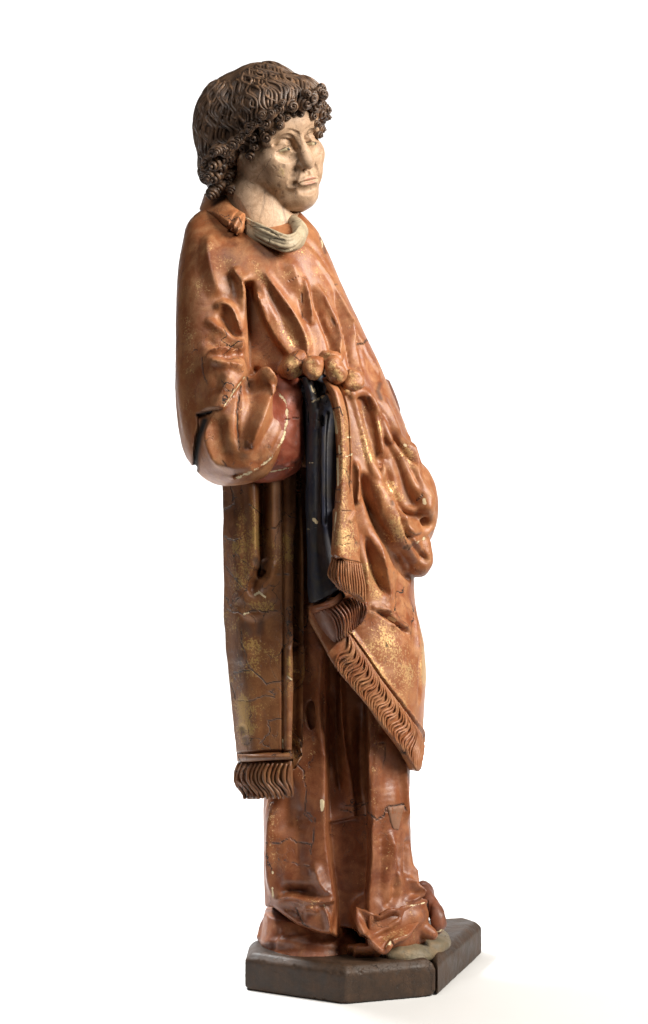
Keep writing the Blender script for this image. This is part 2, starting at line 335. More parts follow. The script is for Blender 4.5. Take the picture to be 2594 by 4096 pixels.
def painted(name, c1, c2, c3, gold=.5, goldcol=(.60, .37, .165), rough=.43, crack=(17, .012, .56), dirt=.5, creamcol=(.62, .50, .31), grain=1.0, blot=34, dirtcol=(.045, .035, .03), lump=.7, spec=.5):
    t = NT(name); at = t.t.nodes.new('ShaderNodeAttribute'); at.attribute_name = 'wear'; sp = t.t.nodes.new('ShaderNodeSeparateColor'); t.L(at.outputs['Color'], sp.inputs[0])
    big = t.noise(7, 5, .6); mid = t.noise(blot, 6, .65, dist=.6); fine = t.noise(330, 4, .7); streak = t.noise(60, 5, .6, stretch=(1, 1, .12))
    c = t.mix(t.ramp(big, .35, .65), c1, c2); c = t.mix(t.math('MULTIPLY', t.ramp(mid, .42, .64), .8), c, c3)
    c = t.mix(1.0, c, t.mix(t.ramp(t.noise(4.5, 4, .6), .3, .7), (.66, .62, .58), (1.12, 1.10, 1.08)), 'MULTIPLY'); c = t.mix(1.0, c, t.mix(t.ramp(t.noise(520, 3, .7), .3, .7), (.80, .78, .76), (1.12, 1.12, 1.12)), 'MULTIPLY')
    c = t.mix(t.math('MULTIPLY', t.ramp(t.noise(38, 6, .7, stretch=(1, 1, .22), dist=.5), .55, .70), t.ramp(t.noise(6, 3), .40, .62, 0, dirt)), c, tuple(x * .28 for x in c1))
    c = t.mix(t.ramp(streak, .3, .75, 0, .4), c, tuple(x * .5 for x in c1))
    # rubbed gilding
    reg = t.math('ADD', t.ramp(t.noise(13, 4, .6), .40, .66, 0, gold), t.math('MULTIPLY', sp.outputs[1], 1.2)); reg = t.math('ADD', reg, t.ramp(streak, .45, .8, 0, .12 * gold))
    g = t.ramp(t.math('ADD', t.math('MULTIPLY', t.noise(290, 6, .75), .75), t.math('MULTIPLY', t.noise(45, 4, .6), .25)), t.math('SUBTRACT', .66, t.math('MULTIPLY', reg, .155)), t.math('SUBTRACT', .71, t.math('MULTIPLY', reg, .155)))
    g = t.math('MULTIPLY', g, t.ramp(reg, .05, .35)); c = t.mix(t.math('MULTIPLY', g, .9), c, goldcol)
    # grime and small losses
    sp1 = t.math('MULTIPLY', t.ramp(t.noise(75, 7, .7, dist=1), .60, .66), t.ramp(t.noise(11, 3), .45, .6, 0, dirt)); c = t.mix(sp1, c, dirtcol)
    cr = t.cracks(*crack); cr2 = t.math('MULTIPLY', t.cracks(70, .03, .54), .5); ck = t.math('MAXIMUM', cr, sp.outputs[2]); c = t.mix(t.math('MULTIPLY', cr2, .5), c, tuple(x * .35 for x in c1)); c = t.mix(ck, c, (.015, .011, .009))
    crm = t.ramp(t.math('ADD', sp.outputs[0], t.math('MULTIPLY', t.math('SUBTRACT', t.noise(85, 5, .7), .5), 1.5)), .42, .52); crm = t.math('MULTIPLY', crm, t.ramp(sp.outputs[0], .03, .15)); c = t.mix(crm, c, creamcol)
    t.b.inputs['Specular IOR Level'].default_value = spec
    t.L(c, t.b.inputs['Base Color']); t.L(t.math('MULTIPLY', g, .55), t.b.inputs['Metallic'])
    t.L(t.math('ADD', t.ramp(mid, .3, .75, rough - .06, rough + .16), t.math('MULTIPLY', t.math('MAXIMUM', ck, crm), .35)), t.b.inputs['Roughness'])
    bump(t, [(fine, .12 * grain), (mid, lump * grain), (streak, .35 * grain), (ck, -1.0), (cr2, -.35), (crm, -.4), (g, .08), (sp1, -.3)], .0016)
    return t.m
M_robe = painted('red_orange_polychrome', (.160, .042, .014), (.275, .088, .030), (.36, .142, .055), .6)
M_dalm = painted('salmon_orange_polychrome', (.25, .074, .026), (.385, .148, .055), (.48, .235, .105), .7)
M_panel = painted('brown_gilded_polychrome', (.14, .046, .018), (.22, .090, .032), (.27, .12, .042), 1.0, (.40, .24, .08), .42, (20, .009, .50), .9)
M_cuff = painted('crimson_polychrome', (.25, .046, .024), (.35, .085, .042), (.40, .12, .06), .25)
M_blue = painted('dark_azurite_blue', (.010, .013, .028), (.016, .020, .042), (.05, .042, .030), .10, (.30, .22, .10), .48, (14, .010, .60), .5)
M_flesh = painted('aged_flesh_paint', (.51, .34, .215), (.67, .475, .33), (.35, .215, .125), .12, (.55, .40, .20), .56, (10, .004, .62), .95, (.72, .55, .38), .8, 58, (.20, .125, .06), .45)
M_linen = painted('grey_linen_paint', (.45, .37, .25), (.55, .47, .33), (.30, .23, .15), .10, (.42, .33, .18), .55, (22, .012, .5), .8)
M_rock = painted('grey_green_rock', (.115, .098, .062), (.16, .13, .08), (.22, .15, .08), .1, rough=.6)
M_plinth = painted('dark_brown_plinth', (.029, .017, .010), (.046, .027, .016), (.068, .036, .019), .45, goldcol=(.19, .09, .045), rough=.50, dirt=.5, crack=(8, .004, .60), grain=.8, spec=.35)
M_toe = painted('dark_red_brown', (.17, .05, .024), (.25, .09, .04), (.08, .03, .018), .4)
M_dark = painted('bare_dark_wood', (.06, .04, .028), (.09, .06, .04), (.03, .02, .015), 0, rough=.7)
def hairmat():
    t = NT('dark_carved_hair'); a = t.noise(40, 5); p = t.t.nodes.new('ShaderNodeNewGeometry').outputs['Pointiness']
    c = t.mix(t.ramp(a, .4, .62), (.060, .035, .022), (.125, .072, .042)); c = t.mix(t.ramp(t.noise(95, 5, .7), .52, .68, 0, .8), c, (.26, .14, .07))
    t.L(c, t.b.inputs['Base Color']); t.L(t.ramp(a, .3, .7, .36, .56), t.b.inputs['Roughness']); bump(t, [(t.noise(150, 5, .6), .6), (t.noise(500, 3), .2)], .0012); return t.m
M_hair = hairmat()
def paper():
    t = NT('white_paper_sweep'); t.b.inputs['Base Color'].default_value = (.92, .92, .92, 1); t.b.inputs['Roughness'].default_value = .8; t.b.inputs['Specular IOR Level'].default_value = .15
    t.L(t.mix(t.noise(3, 3), (.60, .60, .60), (.615, .615, .615)), t.b.inputs['Base Color']); return t.m
M_paper = paper()

# ------------------------------------------------------------------ setting: one white sweep
prof = [(-.5, 0)] + [(y, 0) for y in np.linspace(-.3, 5.0, 14)] + [(5.0 + 1.0 * math.sin(a), 1.0 - 1.0 * math.cos(a)) for a in np.linspace(.1, math.pi / 2, 14)] + [(6.0, 2.5), (6.0, 4.2)]
xs = np.linspace(-5, 5, 21); V = [(x, y, z) for (y, z) in prof for x in xs]; n = len(xs)
F = [(i * n + j, i * n + j + 1, (i + 1) * n + j + 1, (i + 1) * n + j) for i in range(len(prof) - 1) for j in range(n - 1)]
setp(make('floor', V, F, M_paper), kind='structure')

statue = bpy.data.objects.new('wooden_statue', None); COL.objects.link(statue); statue.location = (0, 0, 0)
setp(statue, label='painted carved wooden statue of a robed curly-haired figure standing on a dark plinth', category='statue')
HV = .0026
# ------------------------------------------------------------------ plinth: two blocks with an open joint
def prism(name, poly, z0, z1, mat, chips):
    P = np.array(poly); q = Carve((*(P.min(0) - .012), -.006), (*(P.max(0) + .012), z1 + .012), .0021); sl, x, y, z = q.all()
    sd = polysd(x + 0 * y, y + 0 * x, P).astype(np.float32); smax = lambda a, b, k: -smin(-a, -b, k)
    f = smax(sd + 0 * z, (z - z1) + 0 * sd, .004); f = smax(f, ((sd + z - (z1 - .011)) * .7071), .003); q.f = smax(f, (z0 - z) + 0 * sd, .004).astype(np.float32)
    for c, r_ in chips: q.ell(c, (r_, r_, r_ * .7), .002, cut=True)
    q.noise((.25, .14), (.02, .006)); V, F = q.mesh(1); return make(name, V, F, mat, statue)
A, B_, C_, D_ = (-.1314, -.062), (.0339, -.151), (.1840, -.1010), (.2828, .172)
ed = lambda a, b, t_, z_: (a[0] + (b[0] - a[0]) * t_, a[1] + (b[1] - a[1]) * t_, z_)
ch = [(ed(A, B_, rng.uniform(0, 1), rng.choice([.0, .003, .056, .05])), rng.uniform(.0015, .0035)) for _ in range(14)] + [(ed(B_, C_, rng.uniform(0, 1), rng.choice([.0, .003, .056, .05])), rng.uniform(.0015, .0035)) for _ in range(12)] + [((*A, .0), .007), ((*C_, .004), .006), ((*B_, .002), .005), ((*C_, .05), .005)]
plinth = prism('plinth', [(-.129, .03), A, B_, C_, (.1675, -.066), (.173, .165), (.03, .19)], .001, .061, M_plinth, ch)
setp(plinth, label='dark brown faceted plinth')
prism('plinth_block', [(.1862, -.1000), D_, (.255, .215), (.176, .19), (.1765, -.060)], .0015, .0605, M_plinth, [(ed((.1862, -.1), D_, rng.uniform(0, 1), rng.choice([.0, .056])), rng.uniform(.0015, .0035)) for _ in range(16)])

# ------------------------------------------------------------------ mound of ground
def UN(fr, x, y, d): return unp(Q(fr, [(x, y)])[0], d)
g = Carve((-.19, -.16, .045), (.27, .2, .17), .003)
g.loft([(3850, 1050, 1530, .035, .138), (3815, 1045, 1510, .035, .134), (3780, 1042, 1490, .035, .128), (3740, 1044, 1460, .038, .118), (3690, 1052, 1430, .04, .106), (3640, 1060, 1420, .045, .095)], 2.2)
for pts, ww, hh in [([(110, 800), (200, 790), (330, 800), (520, 815), (700, 830)], 9, 4), ([(210, 770), (340, 765), (520, 730), (600, 705)], 12, 7), ([(240, 700), (210, 790), (190, 850)], 8, -5), ([(230, 745), (350, 742), (480, 735)], 8, -6), ([(120, 650), (105, 800)], 12, 5)]:
    g.stroke('B', pts, ww, hh)
g.noise((.8, .5), (.02, .008)); V, F = g.mesh(2)
make('ground_mound', V, F, M_robe, statue)
r = Carve((.06, -.15, .045), (.27, .16, .13), .003)
r.ell(UN('B', 930, 825, -.02), (.058, .078, .021), 0); r.ell(UN('B', 1060, 780, .02), (.040, .065, .019), .02); r.ell(UN('B', 880, 840, -.06), (.035, .04, .018), .015)
r.noise((1.6, .8), (.025, .009)); V, F = r.mesh(2)
setp(make('rock', V, F, M_rock, statue), label='grey green rock under the hem')

# ------------------------------------------------------------------ robe (long under-garment)
r = Carve((-.17, -.17, .05), (.25, .2, .64), HV)
r.loft([(1830, 1080, 1600, .06, .09), (2380, 1085, 1620, .06, .095), (2800, 1075, 1640, .055, .098), (3060, 1063, 1640, .05, .104), (3230, 1055, 1640, .045, .110), (3400, 1058, 1645, .04, .116), (3540, 1066, 1672, .04, .122), (3620, 1075, 1695, .035, .124), (3680, 1090, 1700, .03, .122), (3740, 1130, 1690, .03, .115), (3770, 1180, 1680, .03, .10)], 2.6)
# bottom of the left half is lifted, the recess between the legs runs down to the ground
r.plate('B', [(495, -900), (500, 100), (520, 350), (548, 545), (560, 800), (720, 800), (715, 560), (735, 300), (730, 60), (700, -900)], -44, 4, .06)
r.plate('B', [(-200, 1000), (-200, 640), (200, 600), (330, 690), (440, 735), (520, 750), (600, 800), (600, 1000)], -90, 4, .3)
r1 = [*Q('L', [(668, -300), (665, 0), (652, 300), (664, 550), (684, 800), (690, 1060)]), *Q('B', [(496, 250), (520, 420), (550, 545), (518, 738)])]
r2 = [*Q('L', [(770, -300), (780, 150), (796, 450), (822, 700), (855, 920), (872, 1015)])]; r3 = [*Q('L', [(1010, 300), (1000, 560), (978, 750), (962, 900), (945, 1010)]), *Q('B', [(742, 300), (716, 560), (690, 640)])]
r.plate('I', r1 + [(1240, 3800), (900, 3800), (900, 2300)], 14, 2.2, -.005)
r.plate('I', r2 + [(1400, 3275)] + r1[5:2:-1] + r1[2::-1], 10, 2.0, -.005)
r.plate('I', r3 + [(1400, 3900), (1900, 3900), (1900, 2700)], 13, 3.0, -.005)
L_ = lambda p_, w_, h_, **k: r.stroke('L', p_, np.multiply(w_, .8), np.multiply(h_, 1.45), **k); B2 = lambda p_, w_, h_, **k: r.stroke('B', p_, np.multiply(w_, .85), np.multiply(h_, 1.25), **k)
L_([(600, 100), (590, 600), (560, 900), (540, 1060)], 24, -4); L_([(665, 0), (650, 300), (664, 550), (684, 800), (690, 1060)], 8, 5, ends=(1, 1), sharp=True); L_([(700, 0), (690, 400), (710, 800), (730, 1000)], 9, -9)
L_([(780, 150), (796, 450), (822, 700), (850, 920), (866, 1010)], 9, 10, ends=(.8, .4), sharp=True); L_([(745, 200), (755, 600), (780, 900)], 8, -6); L_([(905, 350), (910, 650), (925, 1000)], 15, -15)
L_([(1010, 560), (990, 750), (975, 900), (955, 1060)], 13, 17, ends=(.6, 1)); L_([(1040, 600), (1060, 800), (1050, 1000)], 14, -5); L_([(1150, 600), (1170, 900), (1180, 1060)], 10, 6); L_([(450, 850), (440, 1060)], 22, -7, ends=(1, 1))
B2([(205, 0), (190, 200), (190, 400), (215, 560)], 18, 8); B2([(330, 0), (330, 250), (340, 450)], 26, -8); B2([(478, 0), (495, 250), (520, 420), (545, 545)], 8, 5, ends=(1, 1), sharp=True); B2([(430, 350), (470, 480), (530, 540)], 14, 8)
B2([(215, 560), (300, 535), (400, 555), (545, 545)], 8, 9, ends=(.3, 1)); B2([(240, 505), (330, 500), (440, 520)], 12, -12); B2([(350, 565), (420, 590), (480, 600)], 10, 8); B2([(210, 610), (330, 685), (440, 722), (515, 735)], 8, 8, ends=(.4, 1)); B2([(480, 600), (500, 660), (515, 730)], 7, 9, ends=(.5, 1)); B2([(250, 600), (330, 630), (370, 690)], 9, -6)
B2([(765, 60), (745, 300), (722, 560), (700, 600)], 8, 5, ends=(1, .6), sharp=True); B2([(800, 150), (800, 350), (790, 560)], 12, -7); B2([(850, 180), (870, 330), (900, 480)], 14, 7); B2([(960, 200), (940, 320), (935, 430)], 10, -8); B2([(905, 250), (890, 400), (860, 560)], 10, -7)
B2([(930, 430), (970, 475), (1000, 505), (985, 545), (900, 575)], 9, 11); B2([(1000, 350), (1020, 470), (1020, 560)], 8, 6); B2([(900, 510), (850, 560), (810, 600)], 9, -7)
# crumpled hem lying on the rock
def hem(pts, d, R, k=.008):
    q = Q('B', pts); dd = np.interp(np.linspace(0, 1, len(q)), np.linspace(0, 1, len(d)), d); r.tube(unp(q, dd), np.array(R) * 1e-3, k)
for c, rad in [((750, 650, -.055), (.022, .03, .03)), ((860, 670, -.055), (.034, .035, .028)), ((960, 630, -.04), (.03, .04, .026)), ((700, 640, -.045), (.02, .03, .03))]: r.ell(UN('B', *c), rad, .012)
hem([(1000, 690), (1050, 728), (1085, 748)], [-.05, -.06], [10, 10, 8]); hem([(880, 600), (960, 580), (1045, 562)], [-.075, -.04], [5, 4, 4]); r.ell(UN('B', 490, 590, -.125), (.004, .012, .006), .003, cut=True)
r.noise((.45, .2), (.026, .008)); V, F = r.mesh(1)
ck = [('d', 'B', zigzag([(160, 238), (235, 240), (295, 210), (330, 238), (410, 245)], 6), 3.2, 1), ('d', 'B', zigzag([(725, 65), (770, 108), (810, 90), (830, 40), (920, 25), (935, 60)], 6), 4.5, 1), ('d', 'B', zigzag([(380, 0), (375, 60), (430, 100), (420, 200), (405, 300)], 8), 3, .9), ('d', 'B', zigzag([(230, 330), (320, 350), (400, 370)], 8), 2.5, .8),
      ('d', 'L', zigzag([(500, 690), (560, 735), (570, 900), (560, 1000), (610, 1050)], 9), 3, .9), ('d', 'L', zigzag([(780, 975), (860, 985), (950, 930)], 8), 3, .9), ('d', 'L', zigzag([(980, 575), (1060, 570), (1040, 720)], 8), 2.2, .7), ('d', 'B', zigzag([(325, 595), (345, 640), (365, 690), (400, 705)], 4), 4, 1), ('d', 'B', [(600, 30), (640, 35), (700, 10)], 3, .8),
      ('c', 'L', [(672, 925), (672, 975)], 8, 1), ('c', 'B', [(470, 5), (472, 50)], 8, 1), ('c', 'B', [(197, 400), (197, 405)], 5, 1), ('c', 'B', [(195, 490), (198, 540)], 6, .6), ('c', 'B', [(800, 330), (810, 480)], 4, .0), ('c', 'B', [(815, 815), (845, 780)], 4, .7), ('c', 'B', [(920, 600), (1040, 570)], 4, .65), ('c', 'B', [(480, 580), (490, 610)], 4, .6),
      ('g', 'B', [(190, 50), (190, 300)], 25, .35), ('g', 'B', [(800, 200), (880, 450)], 40, .3), ('g', 'L', [(1020, 600), (980, 950)], 30, .35), ('c', 'B', [(825, 60), (845, 40), (890, 50), (900, 100), (880, 160)], 5, .0)]
robe = make('robe', V, F, M_robe, statue, mask=wear(V, ck))
V, F, _ = sheet_mesh([[(*Q('B', [(a, b)])[0], c) for a, b, c in rr] for rr in (
    [(655, 588, -.082), (730, 628, -.098), (800, 642, -.094), (860, 606, -.092), (950, 586, -.075), (1048, 564, -.045)],
    [(668, 650, -.100), (735, 690, -.090), (800, 700, -.088), (880, 690, -.086), (950, 650, -.075), (1044, 585, -.048)],
    [(688, 705, -.112), (745, 742, -.104), (800, 758, -.100), (880, 738, -.099), (960, 700, -.088), (1032, 625, -.058)],
    [(703, 748, -.118), (760, 792, -.122), (812, 832, -.128), (852, 780, -.124), (950, 746, -.106), (1015, 672, -.074)])], .009, 60, 40,
    [(Q('B', [(790, 650), (855, 612), (890, 620), (908, 655), (865, 692), (795, 722), (738, 748)]), 26, 11), (Q('B', [(905, 640), (960, 660), (1010, 620)]), 30, -6), (Q('B', [(810, 825), (830, 790), (850, 780)]), 10, -4)])
setp(make('crumpled_hem', V, F, M_robe, robe, mask=wear(V, [('c', 'B', [(812, 830), (850, 782)], 4, .6), ('c', 'B', [(930, 592), (1040, 568)], 4, .6), ('c', 'B', [(860, 778), (950, 746)], 3, .45), ('g', 'B', [(820, 760), (900, 720)], 25, .5)])), label='crumpled hem of the robe on the rock')
# repair set into the robe
pv, pf, _ = sheet_mesh([[(*Q('B', [(832, 42)])[0], 0), (*Q('B', [(928, 28)])[0], 0)], [(*Q('B', [(850, 120)])[0], 0), (*Q('B', [(905, 120)])[0], 0)], [(*Q('B', [(868, 165)])[0], 0), (*Q('B', [(895, 165)])[0], 0)]], .006, 6, 10)
hp, hn = r.hit(prj(pv)[:60]); pv[:60] = hp - [0, .0012, 0]; pv[60:] = hp + [0, .005, 0]
setp(make('repair_patch', pv, pf, painted('bare_brown_fill', (.24, .11, .06), (.28, .14, .08), (.22, .10, .05), 0, rough=.55), robe), label='smooth brown repair patch')
# dark toe beside the hem
t_ = Carve((.14, -.1, .05), (.27, .12, .2), .0026)
t_.tube(unp(Q('B', [(1040, 500), (1080, 590), (1115, 660), (1105, 715)]), np.array([.01, -.015, -.03, -.035])), np.array([7, 10, 11.5, 8]) * 1e-3, .01); t_.tube(unp(Q('B', [(1030, 480), (1045, 560)]), np.array([.03, .02])), [.008, .011], .02)
t_.stroke('B', [(1075, 560), (1060, 640), (1075, 730)], 5, -5); t_.noise((.7,), (.01,)); V, F = t_.mesh(1)
setp(make('shoe', V, F, M_toe, statue, mask=wear(V, [('c', 'B', [(1060, 690), (1100, 735), (1140, 720)], 6, .6), ('d', 'B', [(1055, 560), (1052, 700)], 5, 1)])), label='dark red brown shoe tip beside the hem')

# ------------------------------------------------------------------ dalmatic: chest, shoulders, sleeve and the gathered front
t = Carve((-.285, -.205, .335), (.225, .2, 1.345), HV)
t.loft([(795, 930, 1130, .045, .03), (815, 835, 1180, .045, .055), (840, 790, 1205, .045, .075), (870, 762, 1225, .04, .09), (910, 744, 1262, .04, .102), (950, 736, 1285, .04, .112), (1000, 735, 1308, .04, .12), (1150, 736, 1372, .04, .128), (1300, 731, 1443, .04, .133), (1450, 729, 1515, .04, .138), (1600, 733, 1580, .04, .142), (1700, 745, 1622, .04, .145), (1800, 775, 1645, .04, .147), (1860, 800, 1655, .04, .147), (1900, 900, 1660, .04, .147), (2000, 1000, 1668, .04, .147), (2100, 1050, 1672, .04, .147), (2300, 1080, 1655, .04, .145), (2412, 1090, 1660, .04, .145), (2570, 1095, 1695, .04, .148), (2700, 1100, 1706, .04, .15), (2800, 1110, 1698, .04, .15), (2911, 1120, 1692, .04, .148), (3085, 1150, 1678, .04, .145), (3140, 1150, 1670, .04, .14)], 2.3)
# cut of the lower front: left side of the gathered part and the slanting hem
hemline = Q('W', [(372, 850), (470, 1005), (560, 1115), (680, 1255), (780, 1375), (870, 1500), (980, 1630), (1100, 1775), (1190, 1915), (1222, 1955), (1252, 1925), (1272, 1830), (1302, 1745)])
clip = np.vstack([[(500, 700), (500, 1890), (1332, 1890), (1332, 2330), (1236, 2440), (1236, 2480)], hemline, [(1780, 2900), (1900, 700)]])
sl, x, y, z = t.all(); iz = np.where(z.ravel() < .87)[0]; zz = z[:, :, iz]; d = (y - CAMY) * KK
sd = polysd((1297 + x / d + 0 * zz), (2048 - (zz - ZC) / d + 0 * x), clip) * 4.246e-4
t.f[:, :, iz] = -smin(-t.f[:, :, iz], -sd.astype(np.float32), .006)
# the top slopes down to the neck opening in front
sl, x, y, z = t.blk((-.3, -.3, 1.15), (.3, .3, 1.4)); cutp = ((z - 1.228 - (y + .085) * .80) * .78 + 0 * x).astype(np.float32); t.f[sl] = -smin(-t.f[sl], -cutp, .03)
t.plate('M', [(560, 280), (980, 300), (985, 1000), (380, 1000), (380, 860), (600, 700), (640, 500)], -38, 8, .02)
# upper arm and the bag of the sleeve
t.tube(unp(Q('F', [(512, 610), (506, 720), (502, 850), (510, 980)]), np.array([.02, -.02, -.045, -.06])), [.050, .050, .048, .048], .025)
t.tube(unp(Q('F', [(470, 820), (472, 950), (488, 1050)]), np.array([.0, -.01, -.03])), [.03, .031, .03], .02)
t.ell(UN('M', 440, 600, -.090), (.079, .07, .083), .012); t.ell(UN('M', 330, 640, -.062), (.058, .06, .072), .03); t.ell(UN('M', 350, 300, -.085), (.05, .055, .05), .02)
# rolled masses of the gathered cloth
def roll(fr, pts, R, out, k=.010):
    q = catmull(Q(fr, pts), 14); P, N = t.hit(q); R_ = np.interp(np.linspace(0, 1, 14), np.linspace(0, 1, len(R)), R) * 1e-3; o_ = np.interp(np.linspace(0, 1, 14), np.linspace(0, 1, len(out)), out) * 1e-3
    yy = P[:, 1].copy(); yy = np.array([np.median(yy[max(0, i - 2):i + 3]) for i in range(14)])
    for _ in range(5):
        yy[1:-1] = .25 * yy[:-2] + .5 * yy[1:-1] + .25 * yy[2:]; N[1:-1] = .25 * N[:-2] + .5 * N[1:-1] + .25 * N[2:]
    P = unp(q, yy); N /= np.linalg.norm(N, axis=1)[:, None] + 1e-9
    t.tube(P - N * (R_ - o_)[:, None], R_, k)
t.ell(UN('V', 1190, 1350, .005), (.042, .05, .075), .03)
t.plate('V', [(600, 300), (760, 290), (920, 520), (1110, 780), (1240, 1050), (1330, 1330), (1360, 1560), (1180, 1640), (960, 1250), (860, 1100), (760, 930)], -9, 8, .02)
roll('V', [(800, 1090), (850, 1220), (930, 1390), (1030, 1570), (1120, 1720), (1205, 1850), (1235, 1915)], [12, 18, 20, 21, 21, 20, 18], [6, 16, 21, 24, 24, 22, 18], .004)
roll('V', [(1225, 1935), (1285, 1895), (1300, 1800), (1285, 1690), (1240, 1630)], [16, 15, 16, 17, 14], [12, 12, 10, 8, 4], .005)
roll('V', [(860, 640), (950, 750), (1040, 890), (1120, 1040), (1200, 1165), (1285, 1275), (1320, 1325)], [6, 8, 10, 13, 16, 17, 13], [6, 9, 13, 17, 21, 21, 15], .004)
roll('V', [(905, 530), (1010, 680), (1110, 800), (1180, 920), (1220, 1030)], [6, 8, 9, 9, 8], [6, 9, 10, 10, 8], .004)
roll('V', [(1070, 1370), (1180, 1420), (1270, 1385), (1318, 1340)], [9, 12, 12, 9], [3, 10, 10, 7], .005); roll('V', [(1060, 1450), (1170, 1515), (1280, 1560), (1350, 1560)], [8, 9, 9, 6], [4, 9, 9, 6], .004); roll('V', [(1335, 1370), (1350, 1450), (1350, 1545)], [7, 8, 7], [4, 6, 5], .005); roll('V', [(1120, 1590), (1220, 1605), (1320, 1580)], [10, 12, 7], [3, 7, 4], .005)
roll('V', [(570, 250), (600, 320), (645, 460), (692, 650), (742, 850), (788, 985), (850, 1095)], [6, 6, 6, 7, 7, 8, 10], [7, 7, 7, 8, 9, 10, 10], .003); roll('V', [(755, 325), (800, 450), (842, 620), (870, 800), (896, 950), (876, 1085)], [7, 6, 6, 6, 7, 8], [8, 8, 8, 8, 9, 9], .003); roll('V', [(795, 350), (860, 500), (920, 640), (965, 735)], [6, 6, 6, 6], [7, 7, 7, 6], .003); roll('V', [(620, 300), (690, 285), (750, 312)], [7, 8, 7], [6, 7, 6], .005)
C = lambda p_, w_, h_, **k: t.stroke('C', p_, np.multiply(w_, .85), h_, **k); M = lambda *a, **k: t.stroke('M', *a, **k); Vv = lambda *a, **k: t.stroke('V', *a, **k); Wv = lambda p_, w_, h_, **k: t.stroke('W', p_, np.multiply(w_, .82), np.multiply(h_, 1.1), **k)
# hollow between arm and chest
t.plate('C', [(462, 620), (498, 600), (520, 690), (560, 800), (620, 915), (690, 1000), (640, 1120), (474, 1120)], -26, 5, .02)
C([(440, 590), (452, 700), (462, 850), (468, 1000), (474, 1090)], 10, 12, ends=(.6, 1)); t.ell(UN('C', 468, 600, -.095), (.010, .03, .009), .006, cut=True)
C([(470, 540), (480, 590)], 12, 5)
# chest folds
C([(560, 520), (620, 625), (700, 735), (765, 845), (800, 940), (800, 1000)], 12, 10, ends=(0, .8)); C([(585, 590), (615, 700), (685, 850), (755, 960)], 12, -4, ends=(0, .5)); C([(540, 590), (585, 720), (650, 850)], 14, 5)
C([(745, 640), (770, 740), (800, 830)], 10, -5); C([(775, 560), (800, 640), (822, 760), (826, 840)], 8, 8); C([(828, 610), (848, 700), (885, 810), (925, 910), (945, 990)], 7, -10, ends=(.1, .9))
C([(855, 600), (905, 720), (950, 810), (975, 900), (978, 1000)], 9, 10, ends=(0, .8)); C([(955, 650), (985, 760), (1012, 850), (1030, 950), (1042, 1060)], 6, -10, ends=(.2, .8)); C([(975, 640), (1020, 780), (1058, 900), (1080, 1020), (1090, 1100)], 9, 9, ends=(.2, .8)); C([(1095, 880), (1085, 960), (1110, 1090)], 9, -7)
C([(860, 480), (960, 625), (1060, 830), (1140, 1000), (1200, 1100)], 6, 4, ends=(.5, 1)); C([(790, 360), (870, 440), (960, 580)], 10, -4); C([(700, 470), (740, 560), (765, 640)], 16, 5)
# shoulder and arm folds
C([(260, 330), (265, 450), (300, 600), (320, 680)], 22, 8); C([(365, 540), (395, 620), (425, 690)], 10, -7); C([(400, 520), (440, 580)], 12, 7); pass
C([(285, 745), (340, 715), (395, 745), (432, 820), (438, 900)], 10, 12); C([(310, 765), (370, 840), (420, 915)], 10, -9); C([(240, 790), (320, 870), (400, 930), (440, 950)], 12, 7); C([(245, 900), (300, 960), (400, 975)], 10, -4)
C([(430, 920), (448, 960), (400, 1000), (320, 1010), (270, 1010), (255, 1060)], 9, 12)
# upper sleeve lapping over the bag
t.plate('M', [(-120, -350), (380, -350), (445, -220), (458, 0), (455, 240), (472, 268), (430, 320), (390, 380), (335, 460), (240, 465), (170, 495), (-120, 520)], 10, 2.5, -.03, grad=(-150, 330), gx=(180, 300))
M([(265, 190), (300, 210), (380, 230), (455, 245)], 9, 9); M([(330, 200), (400, 150), (450, 160)], 10, -12); M([(480, 285), (520, 280), (560, 260)], 8, -12)
M([(280, 260), (310, 330), (300, 420)], 14, -6); M([(380, 260), (350, 340), (300, 430)], 12, 5)
# bag folds
t.ell(UN('M', 568, 290, -.118), (.010, .018, .014), .014)
M([(572, 262), (592, 320), (575, 420), (550, 510), (510, 610), (470, 705)], 13, 13, ends=(.9, .3)); M([(640, 400), (628, 500), (585, 600), (520, 695)], 11, -6, ends=(.4, .3)); M([(465, 660), (475, 690)], 6, -8); M([(500, 300), (490, 420), (450, 560), (430, 680)], 15, -12)
M([(600, 315), (650, 390), (682, 490), (672, 600), (620, 700), (540, 782), (380, 858)], 5, 4, ends=(1, 1), sharp=True)
q_ = catmull(Q('M', [(602, 320), (650, 392), (682, 490), (672, 600), (620, 700), (540, 780), (400, 850)]), 16); hp_, hn_ = t.hit(q_); yy_ = np.array([np.median(hp_[max(0, i - 2):i + 3, 1]) for i in range(16)]); t.tube(unp(q_, yy_ + .002), np.linspace(.0045, .0035, 16), .003); M([(430, 340), (425, 440), (420, 540), (425, 690)], 4, -5); M([(330, 760), (420, 790), (520, 760)], 16, 5); M([(300, 520), (330, 640), (345, 740)], 15, -8); M([(245, 560), (265, 680), (330, 800)], 11, 7)
# broken place at the elbow
t.plate('M', [(195, 500), (280, 475), (250, 540), (215, 620), (200, 700), (195, 800), (175, 800), (180, 640), (200, 560)], -8, 2, -.02)
